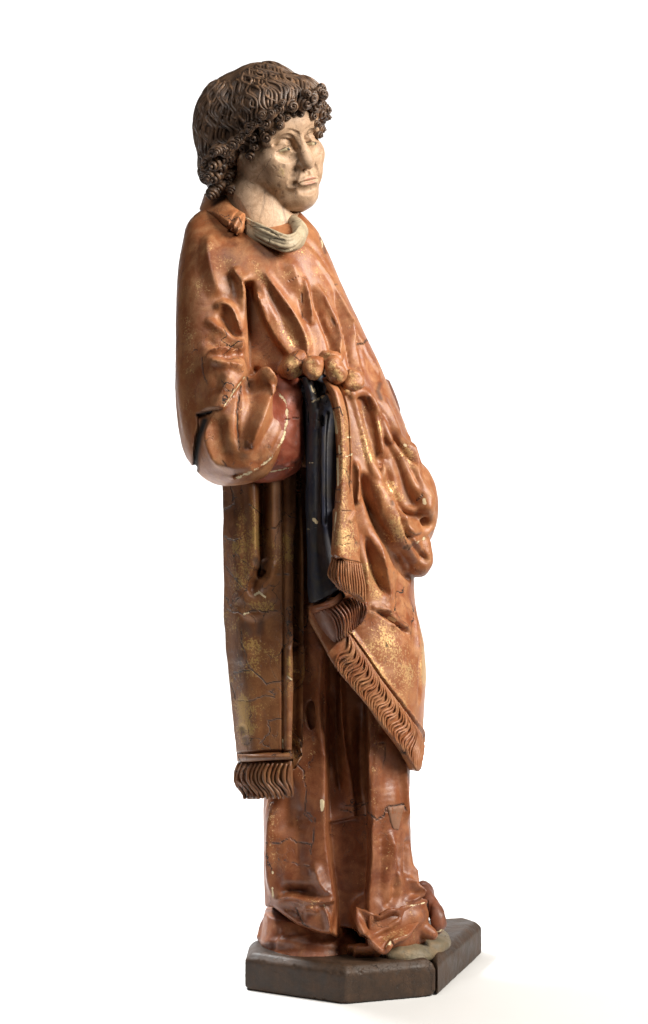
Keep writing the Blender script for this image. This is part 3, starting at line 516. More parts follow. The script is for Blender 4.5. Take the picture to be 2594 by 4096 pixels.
# gathered folds under the stones
Vv([(705, 350), (748, 520), (802, 720), (850, 900), (858, 1010)], [11, 11, 7], -9, ends=(.4, .5)); Vv([(1130, 650), (1180, 800), (1215, 950), (1225, 1080)], 12, 6); Vv([(900, 330), (980, 520), (1060, 680)], 14, 5); Vv([(900, 830), (960, 1010), (1000, 1180)], 9, -7)
Vv([(700, 1060), (760, 1300), (860, 1560), (960, 1725), (1060, 1900), (1175, 2030)], 6, -13, ends=(.4, .6), sharp=True); Vv([(945, 1040), (1012, 1290), (1130, 1570), (1222, 1740), (1300, 1850)], 6, -12, ends=(.3, .6), sharp=True)
Vv([(1000, 1200), (1060, 1345), (1170, 1440), (1275, 1425)], 6, -10, ends=(.5, .5), sharp=True); Vv([(1090, 1600), (1190, 1640), (1310, 1600)], 5, -8, sharp=True); Vv([(960, 640), (1060, 790), (1150, 930), (1215, 1080), (1260, 1200)], 5, -8, sharp=True); Vv([(1300, 1450), (1270, 1500), (1340, 1540)], 6, -8)
Vv([(640, 930), (662, 1080), (655, 1300)], 6, 8, ends=(.3, 1))
Vv([(700, 1100), (730, 1260), (810, 1450), (930, 1680)], 8, -12, ends=(.5, .6)); Vv([(940, 1690), (1050, 1900), (1170, 2040)], 7, -9)
# lower front
Wv([(720, -250), (780, -80), (840, 90), (900, 200), (945, 285)], [10, 14, 10], -16, ends=(.3, .4)); Wv([(800, -300), (880, -100), (930, 100), (965, 270), (940, 380)], 12, 9); Wv([(700, -300), (720, -50), (740, 150), (760, 350)], 12, 7); Wv([(1000, -100), (1060, 100), (1020, 300)], 22, -6)
Wv([(780, 445), (890, 478), (1000, 550), (1100, 620), (1170, 665)], 6, -10, ends=(.5, .1)); Wv([(740, 470), (830, 430), (930, 440), (960, 400)], 12, 8); Wv([(950, 480), (1050, 560), (1160, 640)], 9, 5); Wv([(1205, 440), (1235, 700), (1250, 1000), (1240, 1300)], 6, -8, ends=(.5, .5)); Wv([(1180, 450), (1205, 700), (1210, 1000)], 10, 5)
Wv([(590, 640), (760, 875), (900, 1085), (1060, 1300), (1200, 1490), (1265, 1585), (1300, 1740)], 4.5, 5, ends=(1, 1)); Wv([(570, 660), (730, 890), (870, 1095), (1030, 1310), (1180, 1510), (1240, 1610)], 4, -4, ends=(1, 1))
t.noise((.45, .18), (.03, .008)); V, F = t.mesh(1)
ck = [('d', 'M', zigzag([(437, 340), (425, 410), (412, 480), (420, 600), (425, 690)], 4), 4.2, 1), ('d', 'M', zigzag([(220, 180), (225, 260), (250, 330)], 5), 3, .8), ('d', 'M', zigzag([(470, 290), (480, 330), (485, 350)], 4), 4, 1), ('d', 'M', [(195, 500), (270, 482)], 7, 1), ('d', 'M', [(235, 530), (205, 620), (188, 720), (180, 810)], 15, 1), ('d', 'M', [(330, 755), (355, 780)], 4, .8),
      ('d', 'V', zigzag([(1210, 1295), (1260, 1260), (1275, 1225)], 5), 3.2, 1), ('d', 'V', zigzag([(1090, 1640), (1140, 1760), (1175, 1715)], 5), 3, .8), ('d', 'C', zigzag([(1080, 940), (1110, 935), (1138, 915)], 4), 5, 1), ('d', 'C', zigzag([(775, 660), (770, 740), (775, 790)], 4), 2.4, .8), ('d', 'C', zigzag([(955, 612), (970, 606)], 2), 3, .8), ('d', 'C', zigzag([(700, 590), (760, 560), (800, 575)], 5), 2.0, .6),
      ('d', 'V', [(760, 330), (790, 440)], 7, .55), ('d', 'V', [(870, 200), (850, 270), (880, 340)], 9, .55), ('d', 'C', [(940, 800), (955, 830)], 6, .6), ('d', 'C', [(880, 350), (905, 430)], 7, .55), ('d', 'V', [(1100, 1740), (1160, 1720)], 8, .6), ('d', 'V', [(985, 1310), (990, 1330)], 8, .6),
      ('c', 'W', [(955, 520), (1005, 545)], 7, 1), ('c', 'V', [(1285, 1285), (1292, 1320)], 8, 1), ('c', 'M', [(610, 330), (660, 380), (690, 440), (692, 560), (660, 650), (600, 740), (520, 800), (400, 855)], 8, .5), ('c', 'C', [(875, 330), (890, 400)], 5, .45), ('c', 'V', [(1110, 600), (1130, 610)], 6, .7), ('c', 'V', [(1100, 770), (1115, 780)], 6, .8), ('c', 'M', [(345, 450), (400, 365), (455, 290)], 4, .6), ('c', 'V', [(1210, 1680), (1290, 1650)], 12, .45),
      ('g', 'W', [(860, 600), (1050, 620), (1180, 800), (1210, 1000), (1120, 1100), (1000, 1000), (850, 780)], -90, 1.0), ('g', 'W', [(1270, 500), (1290, 800), (1290, 1100)], 22, 1), ('g', 'W', [(760, 900), (900, 1080), (1100, 1330)], 35, .55), ('g', 'W', [(740, 60), (800, 200), (850, 300)], 35, .7), ('g', 'V', [(690, 450), (740, 700), (780, 900)], 25, .6), ('g', 'V', [(880, 1200), (950, 1400), (1050, 1600)], 40, .5),
      ('g', 'V', [(1100, 780), (1190, 950)], 30, .6), ('g', 'C', [(280, 420), (330, 480), (420, 540)], 40, .5), ('g', 'C', [(530, 540), (600, 650)], 25, .5), ('g', 'C', [(650, 820), (730, 930)], 28, .6), ('g', 'C', [(140, 800), (140, 1100)], 25, .4), ('g', 'C', [(770, 620), (780, 760)], 20, .5), ('g', 'C', [(800, 870), (830, 950)], 25, .6), ('g', 'C', [(190, 560), (195, 700)], 15, .4), ('g', 'V', [(850, 560), (900, 680)], 14, .8), ('g', 'V', [(960, 1150), (1030, 1250)], 25, .8), ('g', 'W', [(620, 740), (1200, 1600)], 60, .25)]
dalm = make('dalmatic', V, F, M_dalm, statue, mask=wear(V, ck))
setp(dalm, label='salmon red tunic with sleeve and gathered front folds')

# ------------------------------------------------------------------ helper for flat hanging pieces
def rows(fr, spec):
    return [[(*Q(fr, [(a[0], a[1])])[0], a[2]) for a in r_] for r_ in spec]
def line(fr, pts): return Q(fr, pts)
def strand(parent, fr, pts, deps, R, mat, flat=.9, n=14, sides=7):
    q = catmull(Q(fr, pts), n); d = np.interp(np.linspace(0, 1, n), np.linspace(0, 1, len(deps)), deps)
    rad = np.interp(np.linspace(0, 1, n), np.linspace(0, 1, len(R)), R) * 1e-3 * (1 + .12 * rng.standard_normal(n)) * rng.uniform(.72, 1.25)
    P = unp(q, d - .0013); V, F = tube_mesh(P, rad * .86, sides, flat * 1.2); return make('strand', V, F, mat, parent)

# ------------------------------------------------------------------ side panel of the tunic hanging from the back
pr = rows('F', [[(516, 1085, -.025), (560, 1088, -.062), (610, 1090, -.070), (660, 1092, -.072), (697, 1092, -.070)],
                [(520, 1180, -.025), (562, 1182, -.062), (610, 1182, -.070), (660, 1182, -.074), (696, 1182, -.072)],
                [(522, 1320, -.025), (565, 1320, -.064), (612, 1320, -.072), (662, 1320, -.078), (693, 1320, -.078)],
                [(525, 1470, -.026), (568, 1470, -.066), (616, 1470, -.076), (664, 1470, -.082), (692, 1470, -.082)],
                [(536, 1600, -.028), (576, 1602, -.068), (620, 1602, -.078), (664, 1602, -.085), (691, 1602, -.085)],
                [(546, 1700, -.030), (584, 1702, -.070), (624, 1704, -.080), (664, 1704, -.087), (690, 1704, -.087)],
                [(556, 1789, -.032), (590, 1790, -.072), (626, 1790, -.082), (664, 1788, -.088), (688, 1786, -.088)]])
st = [(line('P', [(395, -60), (390, 100), (388, 350), (398, 520), (385, 600)]), 34, -22), (line('P', [(350, 600), (330, 690), (345, 715)]), 30, -12), (line('P', [(450, 560), (420, 650), (350, 720)]), 26, 9), (line('P', [(300, 0), (330, 300), (320, 600)]), 40, 7), (line('P', [(440, 0), (440, 300), (450, 520)]), 36, 8),
      (line('P', [(502, -100), (508, 300), (512, 700), (510, 1220)]), 9, -5), (line('L', [(430, 0), (430, 620)]), 9, -5), (line('P', [(545, -100), (550, 1220)]), 24, 4), (line('L', [(465, 0), (462, 620)]), 22, 4), (line('P', [(240, 800), (330, 850), (440, 800)]), 40, -5), (line('P', [(180, 300), (220, 700), (260, 1100)]), 60, 5),
      (line('L', [(140, 632), (250, 628), (350, 620), (500, 622)]), 9, -6), (line('X', [(480, 440), (1280, 420)]), 22, 3)]
V, F, PG = sheet_mesh(pr, .034, 70, 300, st, warp=1.6)
V = V.astype(float); V += (rng.standard_normal((len(V), 3)) * .00005)
pw = [('d', 'P', zigzag([(190, 60), (210, 180), (150, 210)], 6), 3, .9), ('d', 'P', zigzag([(300, 180), (380, 240)], 6), 3, .9), ('d', 'P', zigzag([(410, 335), (470, 320), (500, 280)], 6), 3, .9), ('d', 'P', zigzag([(150, 375), (200, 400), (260, 380)], 8), 2.6, .9), ('d', 'P', zigzag([(460, 610), (550, 602)], 6), 3, .9), ('d', 'P', zigzag([(160, 560), (240, 660), (290, 700)], 8), 2.8, .9),
      ('d', 'P', zigzag([(170, 820), (260, 850), (330, 830), (470, 830)], 10), 3, .9), ('d', 'P', zigzag([(250, 940), (260, 1040), (300, 1180)], 9), 3, .9), ('d', 'L', zigzag([(130, 140), (240, 120), (330, 210), (430, 190)], 8), 3.4, 1), ('d', 'L', zigzag([(160, 310), (230, 310), (310, 280), (380, 290)], 8), 3, .9), ('d', 'L', zigzag([(290, 570), (350, 500), (340, 430), (420, 420)], 8), 3, .9), ('d', 'L', zigzag([(110, 200), (140, 300)], 8), 3, .9),
      ('d', 'P', [(280, 920), (300, 960)], 22, .5), ('d', 'P', [(340, 520), (370, 560)], 14, .6), ('d', 'P', [(370, 900), (360, 960)], 16, .5), ('d', 'L', [(180, 480), (185, 500)], 14, .6), ('d', 'L', [(200, 540), (210, 570)], 12, .5),
      ('c', 'P', [(335, 730), (360, 715), (400, 745)], 5, .75), ('c', 'P', [(270, 850), (300, 840)], 5, .7), ('c', 'L', [(425, 640), (470, 640)], 6, .7), ('c', 'L', [(430, 545), (432, 600)], 3, .7), ('c', 'L', [(460, 160), (485, 180)], 4, .6),
      ('g', 'P', [(250, 100), (260, 500), (200, 900)], 45, .4), ('g', 'P', [(340, 200), (360, 400)], 30, .6), ('g', 'P', [(330, 1050), (390, 1100)], 50, .7), ('g', 'P', [(300, 800), (430, 800)], 25, .8), ('g', 'L', [(280, 0), (250, 100)], 40, .7), ('g', 'L', [(180, 300), (200, 450)], 40, .6), ('g', 'P', [(520, 350), (540, 500)], 16, .6), ('g', 'L', [(470, 50), (470, 150)], 14, .6)]
panel = make('side_panel', V, F, M_panel, statue, mask=wear(V, pw)); setp(panel, label='brown gilded side panel with fringe')
# hem band and fringe ground
V, F, _ = sheet_mesh(rows('X', [[(486, 392, -.036), (640, 388, -.070), (880, 380, -.086), (1100, 374, -.091), (1258, 372, -.092)], [(486, 440, -.036), (640, 440, -.072), (880, 430, -.089), (1100, 424, -.094), (1256, 420, -.095)], [(490, 505, -.036), (640, 512, -.069), (880, 500, -.086), (1100, 488, -.091), (1256, 482, -.092)]]), .03, 50, 12, [(line('X', [(480, 448), (1280, 428)]), 18, 2)])
make('hem_band', V, F, M_panel, panel)
V, F, _ = sheet_mesh(rows('X', [[(490, 500, -.032), (640, 506, -.064), (880, 495, -.080), (1100, 484, -.086), (1252, 478, -.087)], [(474, 680, -.032), (640, 690, -.064), (880, 690, -.080), (1100, 690, -.086), (1252, 690, -.087)], [(505, 835, -.032), (640, 850, -.062), (880, 850, -.079), (1100, 850, -.085), (1262, 850, -.086)], [(575, 975, -.040), (660, 1015, -.060), (860, 995, -.078), (1080, 975, -.084), (1266, 945, -.085)]]), .026, 40, 30)
fr = make('fringe', V, F, M_panel, statue); setp(fr, label='dark fringe at the foot of the side panel')
dx = np.array([0, -42, -46, 20, 78, 92]); dy = np.array([20, 130, 260, 345, 430, 500])
for i, x0 in enumerate(np.linspace(515, 1225, 13)):
    j = rng.uniform(-8, 8); s_ = 1 if x0 < 1120 else .55
    pts = [(x0 + j + a * s_ * rng.uniform(.85, 1.15) + (12 if k == 0 else 0), 500 + b * (1 if x0 < 1100 else .95) + rng.uniform(-6, 6)) for k, (a, b) in enumerate(zip(dx, dy))]
    pts = [(min(max(p[0], 492), 1256), min(p[1], 1005)) for p in pts]
    dep = [float(np.interp(p[0], [480, 640, 880, 1100, 1260], [-.034, -.066, -.082, -.088, -.089])) for p in pts]
    strand(fr, 'X', pts, dep, [2.2, 3.6, 3.9, 3.9, 3.6, 2.8], M_panel, 1.1)

# ------------------------------------------------------------------ blue lining of the gathered front
br = rows('V', [[(105, 150, -.070), (140, 140, -.118), (200, 150, -.128), (260, 170, -.112), (330, 180, -.112), (420, 200, -.10)],
                [(130, 250, -.070), (165, 250, -.120), (220, 260, -.135), (290, 270, -.112), (340, 280, -.115), (430, 300, -.09)],
                [(150, 420, -.066), (185, 420, -.112), (240, 420, -.126), (300, 420, -.122), (360, 420, -.100), (450, 430, -.08)],
                [(160, 700, -.062), (195, 700, -.110), (250, 700, -.124), (310, 700, -.118), (370, 700, -.092), (470, 700, -.075)],
                [(165, 1050, -.062), (200, 1050, -.110), (250, 1050, -.124), (310, 1050, -.116), (370, 1050, -.092), (470, 1050, -.075)],
                [(165, 1400, -.064), (205, 1400, -.112), (255, 1400, -.126), (310, 1400, -.118), (365, 1400, -.096), (450, 1400, -.082)],
                [(180, 1750, -.068), (220, 1750, -.114), (270, 1750, -.128), (320, 1750, -.122), (370, 1750, -.110), (430, 1750, -.10)],
                [(185, 2100, -.072), (230, 2100, -.116), (290, 2100, -.130), (350, 2090, -.130), (410, 2080, -.125), (470, 2070, -.12)],
                [(195, 2260, -.074), (240, 2250, -.117), (310, 2225, -.132), (390, 2190, -.134), (440, 2150, -.130), (490, 2100, -.125)]])
st = [(line('S', [(640, 700), (700, 800), (740, 850)]), 12, -5), (line('S', [(560, 660), (640, 760), (700, 840)]), 12, 3), (line('S', [(560, 960), (640, 940), (740, 890)]), 12, 4), (line('V', [(270, 600), (285, 480), (340, 430)]), 14, 5), (line('V', [(370, 480), (345, 700), (340, 1100), (345, 1500)]), 16, -10), (line('V', [(300, 560), (320, 700)]), 9, 4)]
V, F, _ = sheet_mesh(br, .02, 60, 200, st, warp=1)
bw = [('c', 'V', [(248, 1470), (272, 1500)], 9, .9), ('c', 'V', [(190, 1560), (215, 1570), (280, 1545)], 4, .5), ('c', 'V', [(210, 940), (300, 945)], 3, .55), ('c', 'S', [(560, 740), (620, 840)], 12, .45), ('c', 'S', [(580, 980), (680, 930), (750, 890)], 7, .5), ('c', 'W', [(400, 340), (430, 320)], 6, .6), ('d', 'V', zigzag([(220, 540), (290, 535)], 4), 3, .7), ('g', 'V', [(230, 260), (290, 350)], 22, .35), ('g', 'V', [(270, 560), (310, 760)], 12, .3)]
setp(make('blue_lining', V, F, M_blue, statue, mask=wear(V, bw)), label='dark blue lining hanging under the stones')
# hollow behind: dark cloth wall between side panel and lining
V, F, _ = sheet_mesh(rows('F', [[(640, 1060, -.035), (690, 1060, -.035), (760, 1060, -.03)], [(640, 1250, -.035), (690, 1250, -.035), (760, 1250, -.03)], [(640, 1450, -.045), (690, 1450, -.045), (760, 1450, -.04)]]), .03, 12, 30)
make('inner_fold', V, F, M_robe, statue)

# ------------------------------------------------------------------ turned-over strip with its fringe
sr = rows('V', [[(318, 150, -.120), (360, 165, -.130), (410, 185, -.132), (470, 215, -.122)],
                [(370, 250, -.124), (410, 245, -.146), (460, 250, -.148), (520, 270, -.128)],
                [(415, 380, -.126), (450, 375, -.152), (500, 375, -.153), (570, 380, -.130)],
                [(445, 560, -.126), (478, 560, -.152), (530, 560, -.154), (600, 560, -.132)],
                [(462, 850, -.126), (490, 850, -.153), (545, 850, -.155), (622, 850, -.132)],
                [(455, 1150, -.128), (485, 1150, -.155), (545, 1150, -.157), (620, 1150, -.134)],
                [(432, 1400, -.130), (470, 1400, -.158), (540, 1400, -.160), (648, 1400, -.136)],
                [(412, 1650, -.132), (455, 1650, -.162), (550, 1650, -.163), (690, 1650, -.138)],
                [(402, 1810, -.134), (445, 1830, -.165), (560, 1858, -.165), (694, 1885, -.140)]])
st = [(line('V', [(425, 1815), (560, 1865), (700, 1890)]), 9, -3), (line('V', [(600, 1480), (640, 1420), (690, 1370)]), 14, 6), (line('V', [(560, 300), (600, 600)]), 14, 3)]
V, F, _ = sheet_mesh(sr, .02, 34, 190, st, warp=1.2)
sw = [('d', 'V', zigzag([(425, 435), (490, 418), (520, 500)], 4), 3.6, 1), ('d', 'V', [(455, 862), (505, 860)], 5, 1), ('c', 'V', [(565, 700), (620, 695)], 4, .8), ('c', 'V', [(540, 890), (620, 855)], 3.5, .7), ('d', 'V', zigzag([(440, 1200), (500, 1190)], 4), 2.8, .9), ('d', 'V', zigzag([(450, 1310), (500, 1305)], 4), 2.8, .8), ('d', 'V', zigzag([(510, 1390), (600, 1390)], 6), 2.4, .6), ('d', 'V', zigzag([(500, 1720), (600, 1700)], 9), 2.2, .6),
      ('c', 'V', [(430, 460), (450, 560), (465, 660)], 6, .75), ('c', 'V', [(470, 900), (478, 1150)], 5, .75), ('c', 'V', [(486, 780), (490, 850)], 5, .8), ('c', 'V', [(460, 1400), (440, 1600)], 4, .55), ('g', 'V', [(520, 450), (545, 800), (530, 1200), (510, 1500)], 34, .6), ('g', 'V', [(520, 1600), (560, 1750)], 40, .7), ('d', 'V', [(440, 700), (445, 1700)], 6, .35)]
strip = make('front_strip', V, F, M_dalm, statue, mask=wear(V, sw)); setp(strip, label='gilded vertical strip turned over in front')
V, F, _ = sheet_mesh(rows('W', [[(405, -60, -.128), (470, -30, -.155), (560, -10, -.157), (695, 10, -.134)], [(395, 60, -.128), (470, 80, -.155), (570, 100, -.157), (705, 110, -.134)], [(425, 170, -.128), (490, 200, -.150), (590, 215, -.153), (715, 220, -.134)], [(468, 232, -.128), (520, 262, -.146), (620, 292, -.150), (742, 370, -.134)]]), .014, 24, 24)
fr2 = make('strip_fringe', V, F, M_dalm, statue); setp(fr2, label='fringe ending the front strip')
for i, u in enumerate(np.linspace(0, 1, 14)):
    tx, ty = 428 + 262 * u, -42 + 48 * u; bx, by = np.interp(u, [0, .2, .5, .8, 1], [462, 505, 590, 670, 738]), np.interp(u, [0, .2, .5, .8, 1], [225, 262, 295, 305, 375])
    c = np.interp(u, [0, .3, 1], [-55, -15, 18])
    pts = [(tx, ty), (tx + c * .6 + (bx - tx) * .15, ty + (by - ty) * .3), (tx + c + (bx - tx) * .45, ty + (by - ty) * .62), (bx - 8, by - 25), (bx + rng.uniform(-4, 4), by)]
    d0 = np.interp(u, [0, .2, .6, 1], [-.138, -.158, -.159, -.138]); strand(fr2, 'W', pts, [d0, d0 - .002, d0, d0 + .004], [1.4, 2.0, 2.1, 1.7], M_dalm, 1.0)

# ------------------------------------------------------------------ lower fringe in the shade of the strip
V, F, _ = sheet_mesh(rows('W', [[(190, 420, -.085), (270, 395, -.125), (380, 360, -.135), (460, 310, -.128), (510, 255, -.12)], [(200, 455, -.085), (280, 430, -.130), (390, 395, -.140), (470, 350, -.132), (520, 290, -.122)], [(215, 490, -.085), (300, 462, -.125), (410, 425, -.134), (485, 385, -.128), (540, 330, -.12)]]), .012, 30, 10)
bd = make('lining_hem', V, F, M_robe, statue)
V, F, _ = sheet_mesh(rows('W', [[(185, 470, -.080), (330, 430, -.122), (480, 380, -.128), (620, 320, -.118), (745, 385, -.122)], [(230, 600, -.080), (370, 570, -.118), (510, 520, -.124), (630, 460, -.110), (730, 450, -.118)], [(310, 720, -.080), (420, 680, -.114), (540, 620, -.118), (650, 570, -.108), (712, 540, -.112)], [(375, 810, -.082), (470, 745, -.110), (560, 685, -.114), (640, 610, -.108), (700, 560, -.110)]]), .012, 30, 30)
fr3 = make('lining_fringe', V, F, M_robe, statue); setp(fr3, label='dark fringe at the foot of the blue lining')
top = catmull([(212, 490), (330, 448), (470, 405), (600, 330), (735, 390)], 18); bot = catmull([(380, 805), (470, 745), (556, 690), (632, 615), (702, 555)], 18)
for i in range(18):
    u = i / 17; a, b = top[i], bot[i]; m = (a + b) / 2; cv = np.interp(u, [0, .6, 1], [32, 38, 20])
    pts = [a, a * .7 + b * .3 + (cv, -4), a * .4 + b * .6 + (cv * .9, -2), a * .15 + b * .85 + (4, 0), b + (rng.uniform(-5, 5), 4)]
    d0 = np.interp(u, [0, .25, .5, .8, 1], [-.086, -.120, -.130, -.118, -.124]); strand(fr3, 'W', pts, [d0, d0 - .001, d0 + .006, d0 + .012], [1.6, 2.3, 2.4, 2.0], M_robe, 1.1)

# ------------------------------------------------------------------ slanting fringe along the hem of the front
bl = catmull(Q('W', [(575, 650), (740, 880), (880, 1090), (1040, 1305), (1185, 1500), (1250, 1600), (1285, 1720)]), 60); ol = catmull(hemline[:11], 60)
hb, _n = t.hit(bl); ho, _n = t.hit(bl * .3 + ol * .7)
dB = np.convolve(np.pad(hb[:, 1], 5, 'edge'), np.ones(11) / 11, 'valid'); dO = np.convolve(np.pad(ho[:, 1], 5, 'edge'), np.ones(11) / 11, 'valid') - .004
rw = [[(*(bl[i] * (1 - v) + ol[i] * v), (dB[i] * (1 - v) + dO[i] * v) - .003 - .004 * math.sin(v * 3.14)) for v in (0, .35, .7, 1.02)] for i in range(0, 60, 4)] + [[(*(bl[59] * (1 - v) + ol[59] * v), dB[59] * (1 - v) + dO[59] * v - .003) for v in (0, .35, .7, 1)]]
V, F, _ = sheet_mesh([list(r_) for r_ in np.array(rw)], .014, 20, 160)
fr4 = make('hem_fringe', V, F, M_dalm, statue, mask=wear(V, [('d', 'W', [(1070, 1775), (1110, 1785)], 9, 1)])); setp(fr4, label='slanting fringe along the front hem')
FW = FR['W']; blW = (bl - [FW[0], FW[1]]) / FW[2]; olW = (ol - [FW[0], FW[1]]) / FW[2]
for i in range(-2, 44):
    f0 = i / 43 * 56; u_ = np.array([0, 95, 126, 104, 112, 150]) / 19.5; v_ = np.array([.02, .14, .36, .68, .86, 1.0]); pts, dep = [], []
    for a, b in zip(u_, v_):
        q = f0 + a * rng.uniform(.93, 1.07) * (1 if i < 30 else 1 - (i - 30) * .035); 
        if q < 0 or q > 58.9: q = min(max(q, 0), 58.9)
        i0 = int(q); tt = q - i0; B0 = blW[i0] * (1 - tt) + blW[i0 + 1] * tt; O0 = olW[i0] * (1 - tt) + olW[i0 + 1] * tt
        pts.append(B0 * (1 - b) + O0 * b); dep.append((dB[i0] * (1 - b) + dO[i0] * b) - .005 - .004 * math.sin(b * 3.14))
    strand(fr4, 'W', pts, dep, [1.5, 2.1, 2.5, 2.3, 2.1, 1.7], M_dalm, 1.05, 16)

# ------------------------------------------------------------------ cuff: the inside of the wide sleeve
c = Carve((-.20, -.19, .83), (.03, .06, 1.09), HV)
c.ell(UN('M', 605, 575, -.070), (.070, .060, .088), 0); c.ell(UN('M', 480, 680, -.058), (.055, .055, .058), .02); c.ell(UN('M', 715, 420, -.072), (.034, .048, .042), .02)
px = Q('M', [(783, 500)])[0, 0]; sl, x, y, z = c.all(); d = (px - 1297) * (y - CAMY) * KK; c.f = -smin(-c.f, -((x - d) + 0 * z).astype(np.float32), .010)
c.stroke('M', [(700, 330), (740, 420), (750, 560), (730, 700)], 14, -5); c.stroke('M', [(640, 790), (700, 760), (770, 740)], 7, 6); c.stroke('M', [(700, 780), (770, 750)], 6, -6); c.noise((.8, .4), (.02, .008)); V, F = c.mesh(1)
setp(make('cuff', V, F, M_cuff, statue, mask=wear(V, [('c', 'M', [(640, 370), (685, 430), (695, 520), (680, 600), (640, 690), (560, 780), (440, 850)], 8, .5), ('c', 'M', [(600, 815), (720, 790)], 5, .6), ('d', 'M', zigzag([(680, 525), (770, 512)], 5), 2.6, .8), ('d', 'M', [(600, 800), (700, 770), (775, 740)], 8, .4)])), label='crimson inner cuff of the wide sleeve')

# ------------------------------------------------------------------ stones carried in the gathered cloth
def stone(fr, cx, cy, dep, rx, ry, rz, rot, dents, extra=()):
    ctr = UN(fr, cx, cy, dep); k = FR[fr][2] * .4246e-3; R_ = max(rx, ry, rz) * k * 1.5
    s_ = Carve(ctr - R_, ctr + R_, .0014); a = math.radians(rot); Rm = [[math.cos(a), 0, math.sin(a)], [0, 1, 0], [-math.sin(a), 0, math.cos(a)]]
    s_.ell(ctr, np.array([rx, rz, ry]) * k, 0, Rm)
    for ex in extra: s_.ell(UN(fr, ex[0], ex[1], ex[2]), np.array(ex[3:6]) * k, .008)
    for pts, w_, h_ in dents: s_.stroke(fr, pts, w_, h_, deep=.02)
    s_.noise((2.0, .6), (.016, .006)); V, F = s_.mesh(1); lo, hi = Q(fr, [(cx - rx * .3, cy - ry * .4), (cx + rx * .3, cy + ry * .6)])
    return make('stone', V, F, M_dalm, statue, mask=wear(V, [('g', 'I', [lo, hi], 26, .8)]))
stone('S', 300, 425, -.118, 165, 235, 170, 28, [([(400, 180), (440, 260), (440, 330)], 8, 3), ([(150, 300), (250, 240)], 8, -2)], [(190, 500, -.10, 130, 150, 130)])
stone('S', 595, 455, -.140, 172, 192, 170, -8, [([(560, 340), (680, 360)], 8, 2)])
stone('S', 925, 500, -.136, 162, 225, 170, -12, [([(900, 600), (900, 690)], 6, -3)])
stone('S', 850, 320, -.108, 185, 110, 120, 8, [([(740, 330), (840, 290)], 6, -3)])
stone('S', 1200, 655, -.122, 165, 160, 150, -35, [([(1090, 520), (1180, 500), (1280, 560)], 8, 2)])
stone('V', 555, 270, -.122, 50, 55, 60, -30, [])
# dark piece of the far sleeve at the edge
V, F, _ = sheet_mesh(rows('V', [[(925, 148, .03), (945, 150, .035), (960, 165, .05)], [(955, 230, .03), (980, 230, .04), (995, 240, .06)], [(1000, 330, .03), (1020, 330, .045), (1035, 340, .06)], [(1045, 440, .03), (1065, 450, .05), (1072, 475, .06)]]), .03, 10, 24)
setp(make('far_sleeve_edge', V, F, M_toe, statue), label='dark edge of the far sleeve')

# ------------------------------------------------------------------ head, in its own measures (mm; x to the viewer's right, y backwards, z up)
yaw, pit, rol = math.radians(36), math.radians(8.1), math.radians(-16.3); HS = .910e-3; HT = np.array([-.0872, .02, 1.4256])
def rotm(yw, p, r_):
    cy, sy, cp, sp, cr, sr = math.cos(yw), math.sin(yw), math.cos(p), math.sin(p), math.cos(r_), math.sin(r_)
    return np.array([[cy, -sy, 0], [sy, cy, 0], [0, 0, 1]]) @ np.array([[1, 0, 0], [0, cp, -sp], [0, sp, cp]]) @ np.array([[cr, 0, sr], [0, 1, 0], [-sr, 0, cr]])
HR = rotm(yaw, pit, rol)
def h2w(P): return (np.asarray(P, float) * HS) @ HR.T + HT
def w2h(P): return ((np.asarray(P, float) - HT) @ HR) / HS
h = Carve((-100, -125, -200), (100, 130, 125), 1.35)
nb = w2h(unp(np.array([628., 560.]) * 2594 / 1525, .035)); nm = w2h(unp(np.array([612., 455.]) * 2594 / 1525, .035))
h.ell((0, 14, 34), (75, 92, 84), 0)
h.ell((0, -20, -22), (57, 62, 86), 20)
for sx in (-1, 1):
    h.ell((sx * 25, -41, -50), (26, 32, 38), 20); h.ell((sx * 50, -4, -38), (17, 34, 44), 20); h.ell((sx * 36, -55, -28), (17, 17, 17), 22)
h.ell((0, -66, -95), (19, 21, 17), 14); h.ell((0, -30, -94), (36, 44, 24), 22)
h.tube([(0, 0, -70), nm, nb], [44, 46, 54], 20)
h.ell((0, -52, 34), (50, 34, 38), 20)
def surfy(x_, z_):
    y0 = np.arange(-122, -30, .4); L = np.stack([np.full_like(y0, x_), y0, np.full_like(y0, z_)], 1); v = h.sample(L); return y0[np.argmax(v < 0)]
def lst(pts, R, amt, k, both=True):
    """a line (x, z) carved into (amt<0) or raised on the face; amt in mm"""
    for sx in ((-1, 1) if both else (1,)):
        P = catmull(np.array([(sx * a, 0, b) for a, b in pts]), 9); R_ = np.interp(np.linspace(0, 1, 9), np.linspace(0, 1, len(R)), R)
        for q, rr in zip(P, R_): q[1] = surfy(q[0], q[2]) + (-(rr - abs(amt)) if amt < 0 else (rr - amt))
        h.tube(P, R_, k, cut=amt < 0, n=18)
